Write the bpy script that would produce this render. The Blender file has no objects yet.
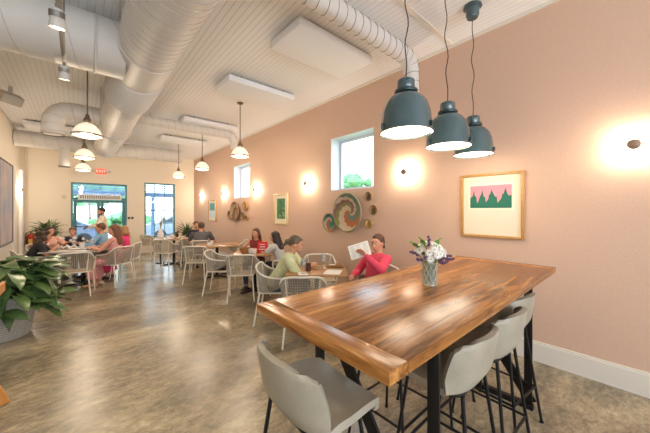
import bpy, bmesh, math, random
from mathutils import Vector, Matrix, Euler
random.seed(7)
scene = bpy.context.scene
col = scene.collection
PI = math.pi
V = Vector

# ------------------------------------------------------------------ helpers
def lin(c):
    r = []
    for x in c[:3]:
        x /= 255.0
        r.append(x / 12.92 if x <= 0.04045 else ((x + 0.055) / 1.055) ** 2.4)
    return (r[0], r[1], r[2], 1.0)

MATS = {}
def mat(name, rgb, rough=0.6, metal=0.0, noise=None, bump=None, emit=None, trans=0.0, sub=None, coat=0.0, alpha=1.0):
    """noise=(scale, amount 0..1, rgb2); bump=(scale, strength); emit=(rgb, strength)"""
    if name in MATS: return MATS[name]
    m = bpy.data.materials.new(name); m.use_nodes = True
    nt = m.node_tree; b = nt.nodes['Principled BSDF']
    b.inputs['Base Color'].default_value = lin(rgb)
    b.inputs['Roughness'].default_value = rough
    b.inputs['Metallic'].default_value = metal
    b.inputs['Transmission Weight'].default_value = trans
    b.inputs['Coat Weight'].default_value = coat
    b.inputs['Alpha'].default_value = alpha
    tc = nt.nodes.new('ShaderNodeTexCoord')
    if noise:
        n = nt.nodes.new('ShaderNodeTexNoise'); n.inputs['Scale'].default_value = noise[0]
        n.inputs['Detail'].default_value = 4
        nt.links.new(tc.outputs['Object'], n.inputs['Vector'])
        r = nt.nodes.new('ShaderNodeValToRGB')
        r.color_ramp.elements[0].position = 0.5 - 0.25; r.color_ramp.elements[0].color = lin(rgb)
        r.color_ramp.elements[1].position = 0.5 + 0.25; r.color_ramp.elements[1].color = lin(noise[2])
        nt.links.new(n.outputs['Fac'], r.inputs['Fac'])
        nt.links.new(r.outputs['Color'], b.inputs['Base Color'])
    if bump:
        n2 = nt.nodes.new('ShaderNodeTexNoise'); n2.inputs['Scale'].default_value = bump[0]
        nt.links.new(tc.outputs['Object'], n2.inputs['Vector'])
        bp = nt.nodes.new('ShaderNodeBump'); bp.inputs['Strength'].default_value = bump[1]
        bp.inputs['Distance'].default_value = 0.01
        nt.links.new(n2.outputs['Fac'], bp.inputs['Height']); nt.links.new(bp.outputs['Normal'], b.inputs['Normal'])
    if emit:
        b.inputs['Emission Color'].default_value = lin(emit[0]); b.inputs['Emission Strength'].default_value = emit[1]
    MATS[name] = m
    return m

def tag(o, label=None, cat=None, group=None, kind=None):
    if label: o['label'] = label
    if cat: o['category'] = cat
    if group: o['group'] = group
    if kind: o['kind'] = kind
    return o

def thing(name, label, cat, loc=(0, 0, 0), rz=0.0, group=None):
    o = bpy.data.objects.new(name, None); col.objects.link(o)
    o.empty_display_size = 0.1
    o.location = loc; o.rotation_euler = (0, 0, rz)
    return tag(o, label, cat, group)

def copy_tree(o, parent=None):
    c = o.copy(); col.objects.link(c); c.parent = parent
    for ch in list(o.children):
        copy_tree(ch, c)
    return c

class MB:
    def __init__(s): s.bm = bmesh.new()
    def _add(s, verts, M):
        bmesh.ops.transform(s.bm, matrix=M, verts=verts)
    def box(s, c, d, rot=None, bevel=0.0):
        r = bmesh.ops.create_cube(s.bm, size=1.0)
        vs = r['verts']
        bmesh.ops.scale(s.bm, vec=d, verts=vs)
        if bevel > 0:
            es = list({e for v in vs for e in v.link_edges})
            rr = bmesh.ops.bevel(s.bm, geom=es, offset=bevel, segments=2, affect='EDGES', profile=0.5)
            vs = list({v for f in rr['faces'] for v in f.verts} | {v for v in vs if v.is_valid})
            # bevel keeps only its own faces in result; gather connected region
            seen = set(vs); stack = list(vs)
            while stack:
                v = stack.pop()
                for e in v.link_edges:
                    w = e.other_vert(v)
                    if w not in seen: seen.add(w); stack.append(w)
            vs = list(seen)
        M = Matrix.Translation(V(c))
        if rot is not None: M = M @ (rot.to_matrix().to_4x4() if isinstance(rot, Euler) else rot.to_4x4())
        s._add(vs, M); return s
    def bar(s, p0, p1, w, t, up=(0, 0, 1)):
        """rectangular bar from p0 to p1; w across, t along up"""
        p0, p1 = V(p0), V(p1); d = (p1 - p0); L = d.length; d.normalize()
        a = d.cross(V(up))
        if a.length < 1e-5: a = d.cross(V((0, 1, 0)))
        a.normalize(); b = a.cross(d)
        R = Matrix((d, a, b)).transposed()
        return s.box((p0 + p1) / 2, (L, w, t), R)
    def tube(s, pts, r, n=10, closed=False, cap=True):
        pts = [V(p) for p in pts]; N = len(pts)
        rings = []; prev = None
        for i, p in enumerate(pts):
            if closed: t = (pts[(i + 1) % N] - pts[i - 1])
            else: t = pts[min(i + 1, N - 1)] - pts[max(i - 1, 0)]
            t.normalize()
            if prev is None:
                a = t.orthogonal().normalized()
            else:
                a = prev - t * prev.dot(t)
                if a.length < 1e-6: a = t.orthogonal()
                a.normalize()
            prev = a; b = t.cross(a)
            rr = r[i] if isinstance(r, (list, tuple)) else r
            rings.append([s.bm.verts.new(p + (a * math.cos(2 * PI * k / n) + b * math.sin(2 * PI * k / n)) * rr) for k in range(n)])
        M = N if closed else N - 1
        for i in range(M):
            A, B = rings[i], rings[(i + 1) % N]
            for k in range(n):
                s.bm.faces.new((A[k], A[(k + 1) % n], B[(k + 1) % n], B[k]))
        if cap and not closed:
            s.bm.faces.new(list(reversed(rings[0]))); s.bm.faces.new(rings[-1])
        return s
    def lathe(s, prof, n=32, c=(0, 0, 0), M=None):
        """prof: list of (r,z); r=0 ends make a fan"""
        rings = []; new = []
        for (r, z) in prof:
            if r <= 1e-6:
                v = s.bm.verts.new((0, 0, z)); rings.append([v]); new.append(v)
            else:
                ring = [s.bm.verts.new((r * math.cos(2 * PI * k / n), r * math.sin(2 * PI * k / n), z)) for k in range(n)]
                rings.append(ring); new += ring
        for A, B in zip(rings[:-1], rings[1:]):
            for k in range(n):
                k2 = (k + 1) % n
                if len(A) == 1 and len(B) == 1: continue
                if len(A) == 1: s.bm.faces.new((A[0], B[k2], B[k]))
                elif len(B) == 1: s.bm.faces.new((A[k], A[k2], B[0]))
                else: s.bm.faces.new((A[k], A[k2], B[k2], B[k]))
        T = Matrix.Translation(V(c)) @ (M.to_4x4() if M is not None else Matrix())
        s._add(new, T); return s
    def ell(s, c, r, rot=None, seg=16):
        res = bmesh.ops.create_uvsphere(s.bm, u_segments=seg, v_segments=max(6, seg // 2), radius=1.0)
        vs = res['verts']
        M = Matrix.Translation(V(c)) @ (rot.to_4x4() if rot is not None else Matrix()) @ Matrix.Diagonal((r[0], r[1], r[2], 1))
        s._add(vs, M); return s
    def hull(s, ells):
        """convex hull of ellipsoids: list of (center, (rx,ry,rz), rot or None)"""
        t = bmesh.new()
        for e in ells:
            c, r = e[0], e[1]; rot = e[2] if len(e) > 2 else None
            if not isinstance(r, (tuple, list)): r = (r, r, r)
            res = bmesh.ops.create_uvsphere(t, u_segments=14, v_segments=8, radius=1.0)
            M = Matrix.Translation(V(c)) @ (rot.to_4x4() if rot is not None else Matrix()) @ Matrix.Diagonal((r[0], r[1], r[2], 1))
            bmesh.ops.transform(t, matrix=M, verts=res['verts'])
        h = bmesh.ops.convex_hull(t, input=t.verts)
        fs = [g for g in h['geom'] if isinstance(g, bmesh.types.BMFace)]
        vm = {}
        for f in fs:
            vv = []
            for v in f.verts:
                if v not in vm: vm[v] = s.bm.verts.new(v.co)
                vv.append(vm[v])
            try: s.bm.faces.new(vv)
            except ValueError: pass
        t.free(); return s
    def poly(s, pts, ext):
        """extruded polygon: pts list of 3d, ext = extrude vector"""
        ext = V(ext)
        a = [s.bm.verts.new(V(p)) for p in pts]; b = [s.bm.verts.new(V(p) + ext) for p in pts]
        n = len(pts)
        s.bm.faces.new(list(reversed(a))); s.bm.faces.new(b)
        for i in range(n): s.bm.faces.new((a[i], a[(i + 1) % n], b[(i + 1) % n], b[i]))
        return s
    def grid(s, fn, nu, nv):
        vs = [[s.bm.verts.new(V(fn(i / nu, j / nv))) for j in range(nv + 1)] for i in range(nu + 1)]
        for i in range(nu):
            for j in range(nv):
                s.bm.faces.new((vs[i][j], vs[i + 1][j], vs[i + 1][j + 1], vs[i][j + 1]))
        return s
    def mesh(s, name, smooth=True):
        bmesh.ops.recalc_face_normals(s.bm, faces=s.bm.faces)
        me = bpy.data.meshes.new(name); s.bm.to_mesh(me); s.bm.free()
        if smooth:
            me.polygons.foreach_set('use_smooth', [True] * len(me.polygons))
            try: me.set_sharp_from_angle(angle=math.radians(38))
            except Exception: pass
        return me
    def build(s, name, m, parent=None, smooth=True, mods=None, loc=None):
        me = s.mesh(name, smooth)
        o = bpy.data.objects.new(name, me); col.objects.link(o)
        if mods:
            for typ, kw in mods:
                md = o.modifiers.new(typ.lower(), typ)
                for k, v in kw.items(): setattr(md, k, v)
            dg = bpy.context.evaluated_depsgraph_get(); dg.update()
            me2 = bpy.data.meshes.new_from_object(o.evaluated_get(dg))
            o.modifiers.clear(); old = o.data; o.data = me2; bpy.data.meshes.remove(old)
            me2.name = name
            if smooth:
                me2.polygons.foreach_set('use_smooth', [True] * len(me2.polygons))
                if not any(t == 'REMESH' for t, _ in mods):
                    me2.set_sharp_from_angle(angle=math.radians(40))
        o.data.materials.clear(); o.data.materials.append(m)
        if parent is not None: o.parent = parent
        if loc is not None: o.location = loc
        return o

def light(name, kind, loc, energy, rgb, size=0.1, rot=(0, 0, 0), parent=None, **kw):
    l = bpy.data.lights.new(name, kind); l.energy = energy; l.color = lin(rgb)[:3]
    if kind == 'POINT' or kind == 'SPOT': l.shadow_soft_size = size
    if kind == 'AREA': l.size = size
    for k, v in kw.items(): setattr(l, k, v)
    o = bpy.data.objects.new(name, l); col.objects.link(o); o.location = loc; o.rotation_euler = rot
    if parent is not None: o.parent = parent
    return o

# ------------------------------------------------------------------ camera
F = 281.0; HZ = 211.0; H = 1.55
SN, CS = 0.6602, 0.7511
def XY(u): return (F * SN + (u - 325) * CS, F * CS - (u - 325) * SN)
def at(u, D, z=0.0):
    k = D / F; x, y = XY(u); return V((x * k, y * k, z))
def yaw(deg): return math.radians(deg) - math.atan2(SN, CS)   # 0 = towards photo right, 90 = away
cam_d = bpy.data.cameras.new('camera'); cam = bpy.data.objects.new('camera', cam_d); col.objects.link(cam)
cam_d.sensor_fit = 'HORIZONTAL'; cam_d.sensor_width = 36.0; cam_d.lens = 36.0 * F / 650.0
cam_d.shift_y = (HZ - 216.5) / 650.0
cam_d.clip_start = 0.02
cam.location = (0, 0, H); cam.rotation_euler = (PI / 2, 0, -math.atan2(SN, CS))
scene.camera = cam
scene.view_settings.view_transform = 'Standard'; scene.view_settings.look = 'None'
scene.view_settings.gamma = 1.0; scene.view_settings.use_curve_mapping = False
scene.view_settings.exposure = -0.22

w = bpy.data.worlds.new('world'); scene.world = w; w.use_nodes = True
bg = w.node_tree.nodes['Background']; bg.inputs[0].default_value = (0.78, 0.90, 1.0, 1); bg.inputs[1].default_value = 7.0

# ------------------------------------------------------------------ materials for the shell
def wall_material(name, rgb, rgb2):
    m = mat(name, rgb, 0.75)
    nt = m.node_tree; b = nt.nodes['Principled BSDF']; tc = nt.nodes['Texture Coordinate']
    n = nt.nodes.new('ShaderNodeTexNoise'); n.inputs['Scale'].default_value = 130; n.inputs['Detail'].default_value = 3
    n.inputs['Roughness'].default_value = 0.7
    nt.links.new(tc.outputs['Object'], n.inputs['Vector'])
    r = nt.nodes.new('ShaderNodeValToRGB')
    r.color_ramp.elements[0].position = 0.35; r.color_ramp.elements[0].color = lin(rgb2)
    r.color_ramp.elements[1].position = 0.65; r.color_ramp.elements[1].color = lin(rgb)
    nt.links.new(n.outputs['Fac'], r.inputs['Fac']); nt.links.new(r.outputs['Color'], b.inputs['Base Color'])
    bp = nt.nodes.new('ShaderNodeBump'); bp.inputs['Strength'].default_value = 0.3; bp.inputs['Distance'].default_value = 0.003
    nt.links.new(n.outputs['Fac'], bp.inputs['Height']); nt.links.new(bp.outputs['Normal'], b.inputs['Normal'])
    return m
M_pink = wall_material('pink_plaster', (215, 181, 159), (205, 171, 148))
M_cream = wall_material('cream_plaster', (236, 224, 205), (229, 216, 196))
M_trim = mat('white_trim_paint', (226, 218, 205), 0.45)
M_white = mat('white_paint', (232, 230, 228), 0.5)

def ceiling_material():
    m = mat('white_beadboard', (238, 237, 237), 0.6)
    nt = m.node_tree; b = nt.nodes['Principled BSDF']; tc = nt.nodes['Texture Coordinate']
    sp = nt.nodes.new('ShaderNodeSeparateXYZ'); nt.links.new(tc.outputs['Object'], sp.inputs[0])
    mu = nt.nodes.new('ShaderNodeMath'); mu.operation = 'MULTIPLY'; mu.inputs[1].default_value = 1 / 0.066
    nt.links.new(sp.outputs['X'], mu.inputs[0])
    fr = nt.nodes.new('ShaderNodeMath'); fr.operation = 'FRACT'; nt.links.new(mu.outputs[0], fr.inputs[0])
    r = nt.nodes.new('ShaderNodeValToRGB')
    e = r.color_ramp.elements; e[0].position = 0.0; e[0].color = (0, 0, 0, 1); e[1].position = 0.14; e[1].color = (1, 1, 1, 1)
    nt.links.new(fr.outputs[0], r.inputs['Fac'])
    mx = nt.nodes.new('ShaderNodeMix'); mx.data_type = 'RGBA'
    mx.inputs[6].default_value = lin((206, 203, 200)); mx.inputs[7].default_value = lin((238, 237, 237))
    nt.links.new(r.outputs['Color'], mx.inputs[0]); nt.links.new(mx.outputs[2], b.inputs['Base Color'])
    bp = nt.nodes.new('ShaderNodeBump'); bp.inputs['Strength'].default_value = 0.6; bp.inputs['Distance'].default_value = 0.006
    nt.links.new(r.outputs['Color'], bp.inputs['Height']); nt.links.new(bp.outputs['Normal'], b.inputs['Normal'])
    return m
M_ceil = ceiling_material()

def floor_material():
    m = mat('polished_concrete', (150, 130, 100), 0.2)
    nt = m.node_tree; b = nt.nodes['Principled BSDF']; tc = nt.nodes['Texture Coordinate']
    mp = nt.nodes.new('ShaderNodeMapping'); mp.inputs['Rotation'].default_value = (0, 0, 0.5); mp.inputs['Scale'].default_value = (1, 1.8, 1)
    nt.links.new(tc.outputs['Object'], mp.inputs[0])
    n = nt.nodes.new('ShaderNodeTexNoise'); n.inputs['Scale'].default_value = 0.9; n.inputs['Detail'].default_value = 8
    n.inputs['Roughness'].default_value = 0.62; n.inputs['Distortion'].default_value = 0.6
    nt.links.new(mp.outputs[0], n.inputs['Vector'])
    n2 = nt.nodes.new('ShaderNodeTexNoise'); n2.inputs['Scale'].default_value = 11; n2.inputs['Detail'].default_value = 12
    n2.inputs['Roughness'].default_value = 0.82; n2.inputs['Distortion'].default_value = 0.5
    nt.links.new(mp.outputs[0], n2.inputs['Vector'])
    mxf = nt.nodes.new('ShaderNodeMath'); mxf.operation = 'MULTIPLY_ADD'; mxf.inputs[1].default_value = 0.5
    nt.links.new(n2.outputs['Fac'], mxf.inputs[0])
    h = nt.nodes.new('ShaderNodeMath'); h.operation = 'MULTIPLY'; h.inputs[1].default_value = 0.5
    nt.links.new(n.outputs['Fac'], h.inputs[0]); nt.links.new(h.outputs[0], mxf.inputs[2])
    r = nt.nodes.new('ShaderNodeValToRGB'); cr = r.color_ramp
    cr.elements[0].position = 0.34; cr.elements[0].color = lin((88, 80, 67))
    cr.elements[1].position = 0.64; cr.elements[1].color = lin((203, 189, 158))
    for p, c in ((0.44, (117, 107, 89)), (0.50, (144, 131, 107)), (0.56, (170, 156, 127))):
        e = cr.elements.new(p); e.color = lin(c)
    nt.links.new(mxf.outputs[0], r.inputs['Fac']); nt.links.new(r.outputs['Color'], b.inputs['Base Color'])
    rr = nt.nodes.new('ShaderNodeMapRange'); rr.inputs['To Min'].default_value = 0.12; rr.inputs['To Max'].default_value = 0.36
    nt.links.new(n2.outputs['Fac'], rr.inputs['Value']); nt.links.new(rr.outputs[0], b.inputs['Roughness'])
    bp = nt.nodes.new('ShaderNodeBump'); bp.inputs['Strength'].default_value = 0.10; bp.inputs['Distance'].default_value = 0.01
    nt.links.new(n2.outputs['Fac'], bp.inputs['Height']); nt.links.new(bp.outputs['Normal'], b.inputs['Normal'])
    return m
M_floor = floor_material()

# ------------------------------------------------------------------ room shell
WR, WL, YF, YB, CZ = 3.565, -1.19, 12.18, -3.2, 3.66
XL2 = -3.6          # the near part of the room is wider on the left, beyond the picture
def struct(name, mb, m, parent=None, smooth=False):
    o = mb.build(name, m, parent, smooth)
    if parent is None: o['kind'] = 'structure'
    return o

struct('floor', MB().box(((XL2 + WR) / 2, (YF + YB) / 2, -0.05), (WR - XL2 + 0.6, YF - YB + 0.6, 0.1)), M_floor)
struct('ceiling', MB().box(((XL2 + WR) / 2, (YF + YB) / 2, CZ + 0.05), (WR - XL2 + 0.6, YF - YB + 0.6, 0.1)), M_ceil)

def wall_with_holes(mb, axis, pos, thick, a0, a1, z0, z1, holes):
    """axis 'x': wall plane x=pos spanning y a0..a1 ; 'y': wall plane y=pos spanning x a0..a1"""
    def bx(s0, s1, q0, q1):
        if s1 - s0 < 1e-4 or q1 - q0 < 1e-4: return
        if axis == 'x': mb.box((pos + thick / 2, (s0 + s1) / 2, (q0 + q1) / 2), (abs(thick), s1 - s0, q1 - q0))
        else: mb.box(((s0 + s1) / 2, pos + thick / 2, (q0 + q1) / 2), (s1 - s0, abs(thick), q1 - q0))
    cur = a0
    for (h0, h1, q0, q1) in sorted(holes):
        bx(cur, h0, z0, z1); bx(h0, h1, z0, q0); bx(h0, h1, q1, z1); cur = h1
    bx(cur, a1, z0, z1)
    return mb

WIN = [(2.87, 3.89, 1.926, 2.90), (7.20, 8.27, 1.926, 2.90)]
struct('wall_right', wall_with_holes(MB(), 'x', WR, 0.30, YB - 0.3, YF + 0.3, 0, CZ, WIN), M_pink)
DOOR = (-0.17, 1.31, 0.0, 2.48); FW = (1.84, 2.86, 0.56, 2.60)
struct('wall_far', wall_with_holes(MB(), 'y', YF, 0.30, WL - 0.2, WR, 0, CZ, [DOOR, FW]), M_cream)
struct('wall_left', MB().box((WL - 0.1, 9.3, CZ / 2), (0.2, 5.76, CZ)), M_cream)
struct('wall_return', MB().box(((XL2 + WL) / 2 - 0.1, 6.5, CZ / 2), (WL - XL2 - 0.02, 0.16, CZ)), M_cream)
struct('wall_side', MB().box((XL2 - 0.1, 1.65, CZ / 2), (0.2, 9.7, CZ)), M_cream)
BW = [(-2.6, -0.6, 0.7, 3.0), (0.2, 2.6, 0.7, 3.0)]  # unseen back windows, invented to bring fill light into the room
struct('wall_back', wall_with_holes(MB(), 'y', YB, -0.2, XL2, WR, 0, CZ, BW), M_cream)
for i, (a, b_, c, d) in enumerate(BW):
    m_ = MB(); xm = (a + b_) / 2; y = YB - 0.1
    for x in (a + .03, xm, b_ - .03): m_.box((x, y, (c + d) / 2), (0.06, 0.08, d - c))
    for z in (c + .03, d - .03): m_.box((xm, y, z), (b_ - a, 0.07, 0.06))
    fo = struct('window_%d' % (i + 4), m_, mat('teal_frame', (56, 118, 122), 0.45))

# baseboards
def baseboard(name, p0, p1, nrm, m=M_trim):
    p0, p1, nrm = V(p0), V(p1), V(nrm)
    mb = MB(); c = (p0 + p1) / 2 + nrm * 0.009; L = (p1 - p0).length
    d = (abs((p1 - p0).x) + 0.018 * abs(nrm.x), abs((p1 - p0).y) + 0.018 * abs(nrm.y), 0.185)
    mb.box(c + V((0, 0, 0.0925)), d)
    c2 = (p0 + p1) / 2 + nrm * 0.006
    d2 = (abs((p1 - p0).x) + 0.012 * abs(nrm.x), abs((p1 - p0).y) + 0.012 * abs(nrm.y), 0.02)
    mb.box(c2 + V((0, 0, 0.195)), d2)
    return struct(name, mb, m)
baseboard('baseboard_right', (WR, YB, 0), (WR, YF, 0), (-1, 0, 0))
baseboard('baseboard_far', (DOOR[1] + .05, YF, 0), (WR - .02, YF, 0), (0, -1, 0))
baseboard('baseboard_corner', (WL + .02, YF, 0), (DOOR[0] - .05, YF, 0), (0, -1, 0))
baseboard('baseboard_left', (WL, 6.5, 0), (WL, YF - .02, 0), (1, 0, 0))
# crown strip along the right wall
struct('trim_1', MB().box((WR - 0.012, (YB + YF) / 2, CZ - 0.02), (0.024, YF - YB, 0.04)), M_trim)
# white door casing on the left wall
struct('trim_2', MB().box((WL + .03, 11.2, 1.33), (0.06, 0.20, 2.66)).box((WL + .02, 10.2, 1.33), (0.04, 0.12, 2.66)), M_white)
struct('trim_3', MB().box((WR / 2 + XL2 / 2, 1.62, CZ - 0.006), (WR - XL2, 0.05, 0.012)), M_trim)

struct('trim_4', MB().box(((WL + WR) / 2, 5.6, .0006), (WR - WL - .04, .009, .0012)), mat('joint_filler', (92, 82, 68), .7))
# right wall windows
M_reveal = mat('window_reveal_paint', (214, 216, 224), 0.5)
M_glass = mat('window_glass', (235, 245, 250), 0.02, trans=1.0)
def thin_glass():
    m = bpy.data.materials.new('pane_glass'); m.use_nodes = True; nt = m.node_tree; nt.nodes.clear()
    o = nt.nodes.new('ShaderNodeOutputMaterial'); mix = nt.nodes.new('ShaderNodeMixShader')
    t = nt.nodes.new('ShaderNodeBsdfTransparent'); g = nt.nodes.new('ShaderNodeBsdfGlossy'); g.inputs['Roughness'].default_value = 0.03
    t.inputs[0].default_value = (0.95, 0.98, 0.98, 1)
    lw = nt.nodes.new('ShaderNodeLayerWeight'); lw.inputs[0].default_value = 0.5
    pw = nt.nodes.new('ShaderNodeMath'); pw.operation = 'POWER'; pw.inputs[1].default_value = 4.0; nt.links.new(lw.outputs['Facing'], pw.inputs[0])
    fr = nt.nodes.new('ShaderNodeMath'); fr.operation = 'MULTIPLY_ADD'; fr.inputs[1].default_value = 0.5; fr.inputs[2].default_value = 0.03; nt.links.new(pw.outputs[0], fr.inputs[0])
    nt.links.new(fr.outputs[0], mix.inputs[0]); nt.links.new(t.outputs[0], mix.inputs[1]); nt.links.new(g.outputs[0], mix.inputs[2])
    nt.links.new(mix.outputs[0], o.inputs[0]); return m
M_pane = thin_glass()
for i, (y0, y1, z0, z1) in enumerate(WIN):
    r = bpy.data.objects.new('window_%d' % (i + 1), None); col.objects.link(r); r['kind'] = 'structure'
    t = 0.012; m_ = MB(); ym, zm = (y0 + y1) / 2, (z0 + z1) / 2
    for y in (y0 + t / 2, y1 - t / 2): m_.box((WR + .13, y, zm), (0.255, t, z1 - z0))
    for z in (z0 + t / 2, z1 - t / 2): m_.box((WR + .13, ym, z), (0.255, y1 - y0 - 2 * t, t))
    m_.build('window_reveal', M_reveal, r, False)
    f_ = MB(); a, b_, c, d = y0 + t, y1 - t, z0 + t, z1 - t; w_ = .045
    for y in (a + w_ / 2, b_ - w_ / 2): f_.box((WR + .25, y, zm), (0.05, w_, d - c))
    for z in (c + w_ / 2, d - w_ / 2): f_.box((WR + .25, ym, z), (0.05, b_ - a - 2 * w_, w_))
    f_.build('window_frame', M_reveal, r, False)
    MB().box((WR + .255, ym, zm), (0.006, b_ - a - 2 * w_, d - c - 2 * w_)).build('pane', M_pane, r, False)

# far wall door and window
M_teal = mat('teal_frame', (56, 118, 122), 0.45)
def far_window():
    x0, x1, z0, z1 = FW; r = bpy.data.objects.new('window_3', None); col.objects.link(r); r['kind'] = 'structure'
    y = YF + .10; w_ = .05; m_ = MB(); xm, zm = (x0 + x1) / 2, (z0 + z1) / 2
    for x in (x0 + w_ / 2, x1 - w_ / 2): m_.box((x, YF + .075, zm), (w_, 0.15, z1 - z0))
    for z in (z0 + w_ / 2, z1 - w_ / 2): m_.box((xm, YF + .075, z), (x1 - x0 - 2 * w_, 0.15, w_))
    m_.build('window_frame', M_teal, r, False)
    g = MB()
    for k in (1, 2): g.box((x0 + (x1 - x0) * k / 3, y, zm), (0.022, 0.03, z1 - z0 - 2 * w_))
    for k in (1, 2, 3): g.box((xm, y, z0 + (z1 - z0) * k / 4), (x1 - x0 - 2 * w_, 0.03, 0.022 if k != 2 else 0.04))
    g.build('muntin', M_teal, r, False)
    MB().box((xm, y + .01, zm), (x1 - x0 - 2 * w_, 0.006, z1 - z0 - 2 * w_)).build('pane', M_pane, r, False)
    MB().box((xm, YF - .02, z0 - .015), (x1 - x0 + .1, 0.14, 0.03)).build('window_sill', M_trim, r, False)
far_window()
def far_door():
    x0, x1, z0, z1 = DOOR; r = bpy.data.objects.new('door_1', None); col.objects.link(r); r['kind'] = 'structure'
    m_ = MB(); w_ = .05; xm = (x0 + x1) / 2; zr = 1.96
    for x in (x0 + w_ / 2, x1 - w_ / 2): m_.box((x, YF + .075, z1 / 2), (w_, 0.16, z1))
    m_.box((xm, YF + .075, z1 - w_ / 2), (x1 - x0 - 2 * w_, 0.16, w_)); m_.box((xm, YF + .075, zr), (x1 - x0 - 2 * w_, 0.16, 0.07))
    m_.build('door_frame', M_teal, r, False)
    MB().box((xm, YF + .09, (zr + z1) / 2), (x1 - x0 - .1, 0.006, z1 - zr - .1)).build('transom_pane', M_pane, r, False)
    for s in (0, 1):
        a = x0 + w_ + .005 if s == 0 else xm + .005; b_ = xm - .005 if s == 0 else x1 - w_ - .005
        L = MB(); q = .085; y = YF + .07
        for x in (a + q / 2, b_ - q / 2): L.box((x, y, (zr - .04) / 2 + .005), (q, 0.045, zr - .05))
        for z, hh in ((.13, .24), (zr - .09, .09)): L.box(((a + b_) / 2, y, z), (b_ - a - 2 * q, 0.045, hh))
        leaf = L.build('door_leaf', M_teal, r, False)
        MB().box(((a + b_) / 2, y, (zr + .1) / 2), (b_ - a - 2 * q, 0.006, zr - .36)).build('pane', M_pane, leaf, False)
        hx = b_ - .04 if s == 0 else a + .04
        MB().tube([(hx, y - .03, .95), (hx, y - .07, .97), (hx, y - .07, 1.17), (hx, y - .03, 1.19)], .009, 8).build('door_handle', mat('brushed_steel', (170, 170, 168), 0.3, 1.0), leaf)
far_door()
# ------------------------------------------------------------------ exterior
M_hedge = mat('hedge_leaves', (70, 120, 85), 0.8, noise=(6, 1, (120, 175, 120)))
M_bark = mat('bark', (110, 95, 80), 0.9)
o = MB().box((1, 20.5, -0.16), (30, 16, 0.2)).build('ground', mat('pale_pavement', (205, 208, 210), 0.9), None, False); o['kind'] = 'structure'
struct('ground_side', MB().box((12.5, 2, -0.16), (16, 40, 0.2)), mat('grass_ground', (130, 160, 110), 0.9))
pg = thing('porch_canopy', 'blue slatted porch canopy outside the far door and window', 'canopy', (1.4, 13.8, 0))
M_blue = mat('blue_painted_wood', (88, 114, 150), 0.6)
b_ = MB()
b_.box((0, -1.15, 2.75), (5.2, .08, .18)); b_.box((0, 1.25, 2.3), (5.2, .1, .2))
b_.build('beam', M_blue, pg, False)
for k in range(7):
    MB().box((0, -.95 + k * .35, 2.72 - k * .06), (5.2, .06, .045)).build('rafter', M_blue, pg, False)
for x in (-2.4, 1.2, 2.5): MB().box((x, 1.25, 1.09), (.12, .12, 2.2)).build('post', M_blue, pg, False)
def bush(name, label, cat, loc, r, n, seed, group=None, trunk=False):
    rd = random.Random(seed); t = thing(name, label, cat, loc, 0, group); f = MB()
    for i in range(n):
        a = rd.uniform(0, 2 * PI); q = rd.uniform(0, 1) ** .5
        c = (math.cos(a) * q * r[0], math.sin(a) * q * r[1], r[2] + rd.uniform(-.75, .85) * r[2] * (1 - .4 * q) * (.6 if trunk else .9))
        s = rd.uniform(.22, .4) * min(r[0], r[2])
        f.ell((c[0], c[1], c[2] + (r[2] * .9 if trunk else 0)), (s, s, s * .85), seg=10)
    f.build('foliage', M_hedge, t, mods=[('DISPLACE', dict(texture=CLOUD, strength=.25))])
    if trunk: MB().tube([(0, 0, -.06), (.03, 0, r[2] * .8), (0, .05, r[2] * 1.7)], [.12, .09, .05], 8).build('trunk', M_bark, t)
    return t
CLOUD = bpy.data.textures.new('clouds', 'CLOUDS'); CLOUD.noise_scale = .18
bush('hedge', 'rounded green hedge outside beyond the left door leaf', 'hedge', (-1.6, 21.4, -.36), (1.5, .8, 1.0), 26, 1)
bush('hedge', 'rounded green hedge outside beyond the right door leaf', 'hedge', (2.2, 21.4, -.42), (1.5, .8, 1.1), 26, 2)
bush('hedge', 'rounded green hedge outside beyond the tall gridded window', 'hedge', (6.2, 21.4, -.06), (1.6, .8, .95), 26, 3)
bush('shade_tree', 'leafy tree outside beyond the double door', 'tree', (.6, 26, -.06), (2.4, 1.6, 1.5), 34, 4, trunk=True)
bush('shade_tree', 'green treetop seen through the larger high window', 'tree', (9.6, 8.9, -.06), (.9, .9, 1.35), 26, 5, trunk=True)
# parked cars outside
def car(label, loc, rgb):
    t = thing('car', label, 'car', loc, 0.05)
    p = [(-2.1, 0, .35), (-2.15, 0, .75), (-1.9, 0, .92), (-1.35, 0, .98), (-.75, 0, 1.38), (.75, 0, 1.42), (1.5, 0, 1.0), (2.1, 0, .88), (2.15, 0, .4)]
    MB().poly([(x, -.8, z) for x, y, z in p], (0, 1.6, 0)).build('body', mat('car_paint_%d' % rgb[0], rgb, .25, coat=.5), t, mods=[('BEVEL', dict(width=.06, segments=2))])
    q = [(-1.2, 0, 1.0), (-.7, 0, 1.3), (.65, 0, 1.34), (1.25, 0, 1.02)]
    MB().poly([(x, -.815, z) for x, y, z in q], (0, .01, 0)).build('side_window', mat('dark_glass', (40, 60, 80), .1), t, False)
    for x in (-1.3, 1.35):
        for y in (-.72, .72):
            MB().lathe([(0, -.1), (.28, -.1), (.32, -.06), (.32, .06), (.28, .1), (0, .1)], 20, (x, y, .32), Matrix.Rotation(PI / 2, 3, 'X')).build('wheel', mat('tyre_rubber', (40, 42, 46), .7), t)
car('grey blue car parked outside beyond the left door leaf', (-1.2, 17.3, -.06), (92, 108, 132))
car('silver car parked outside beyond the gridded window', (4.5, 17.6, -.06), (130, 142, 160))

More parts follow.
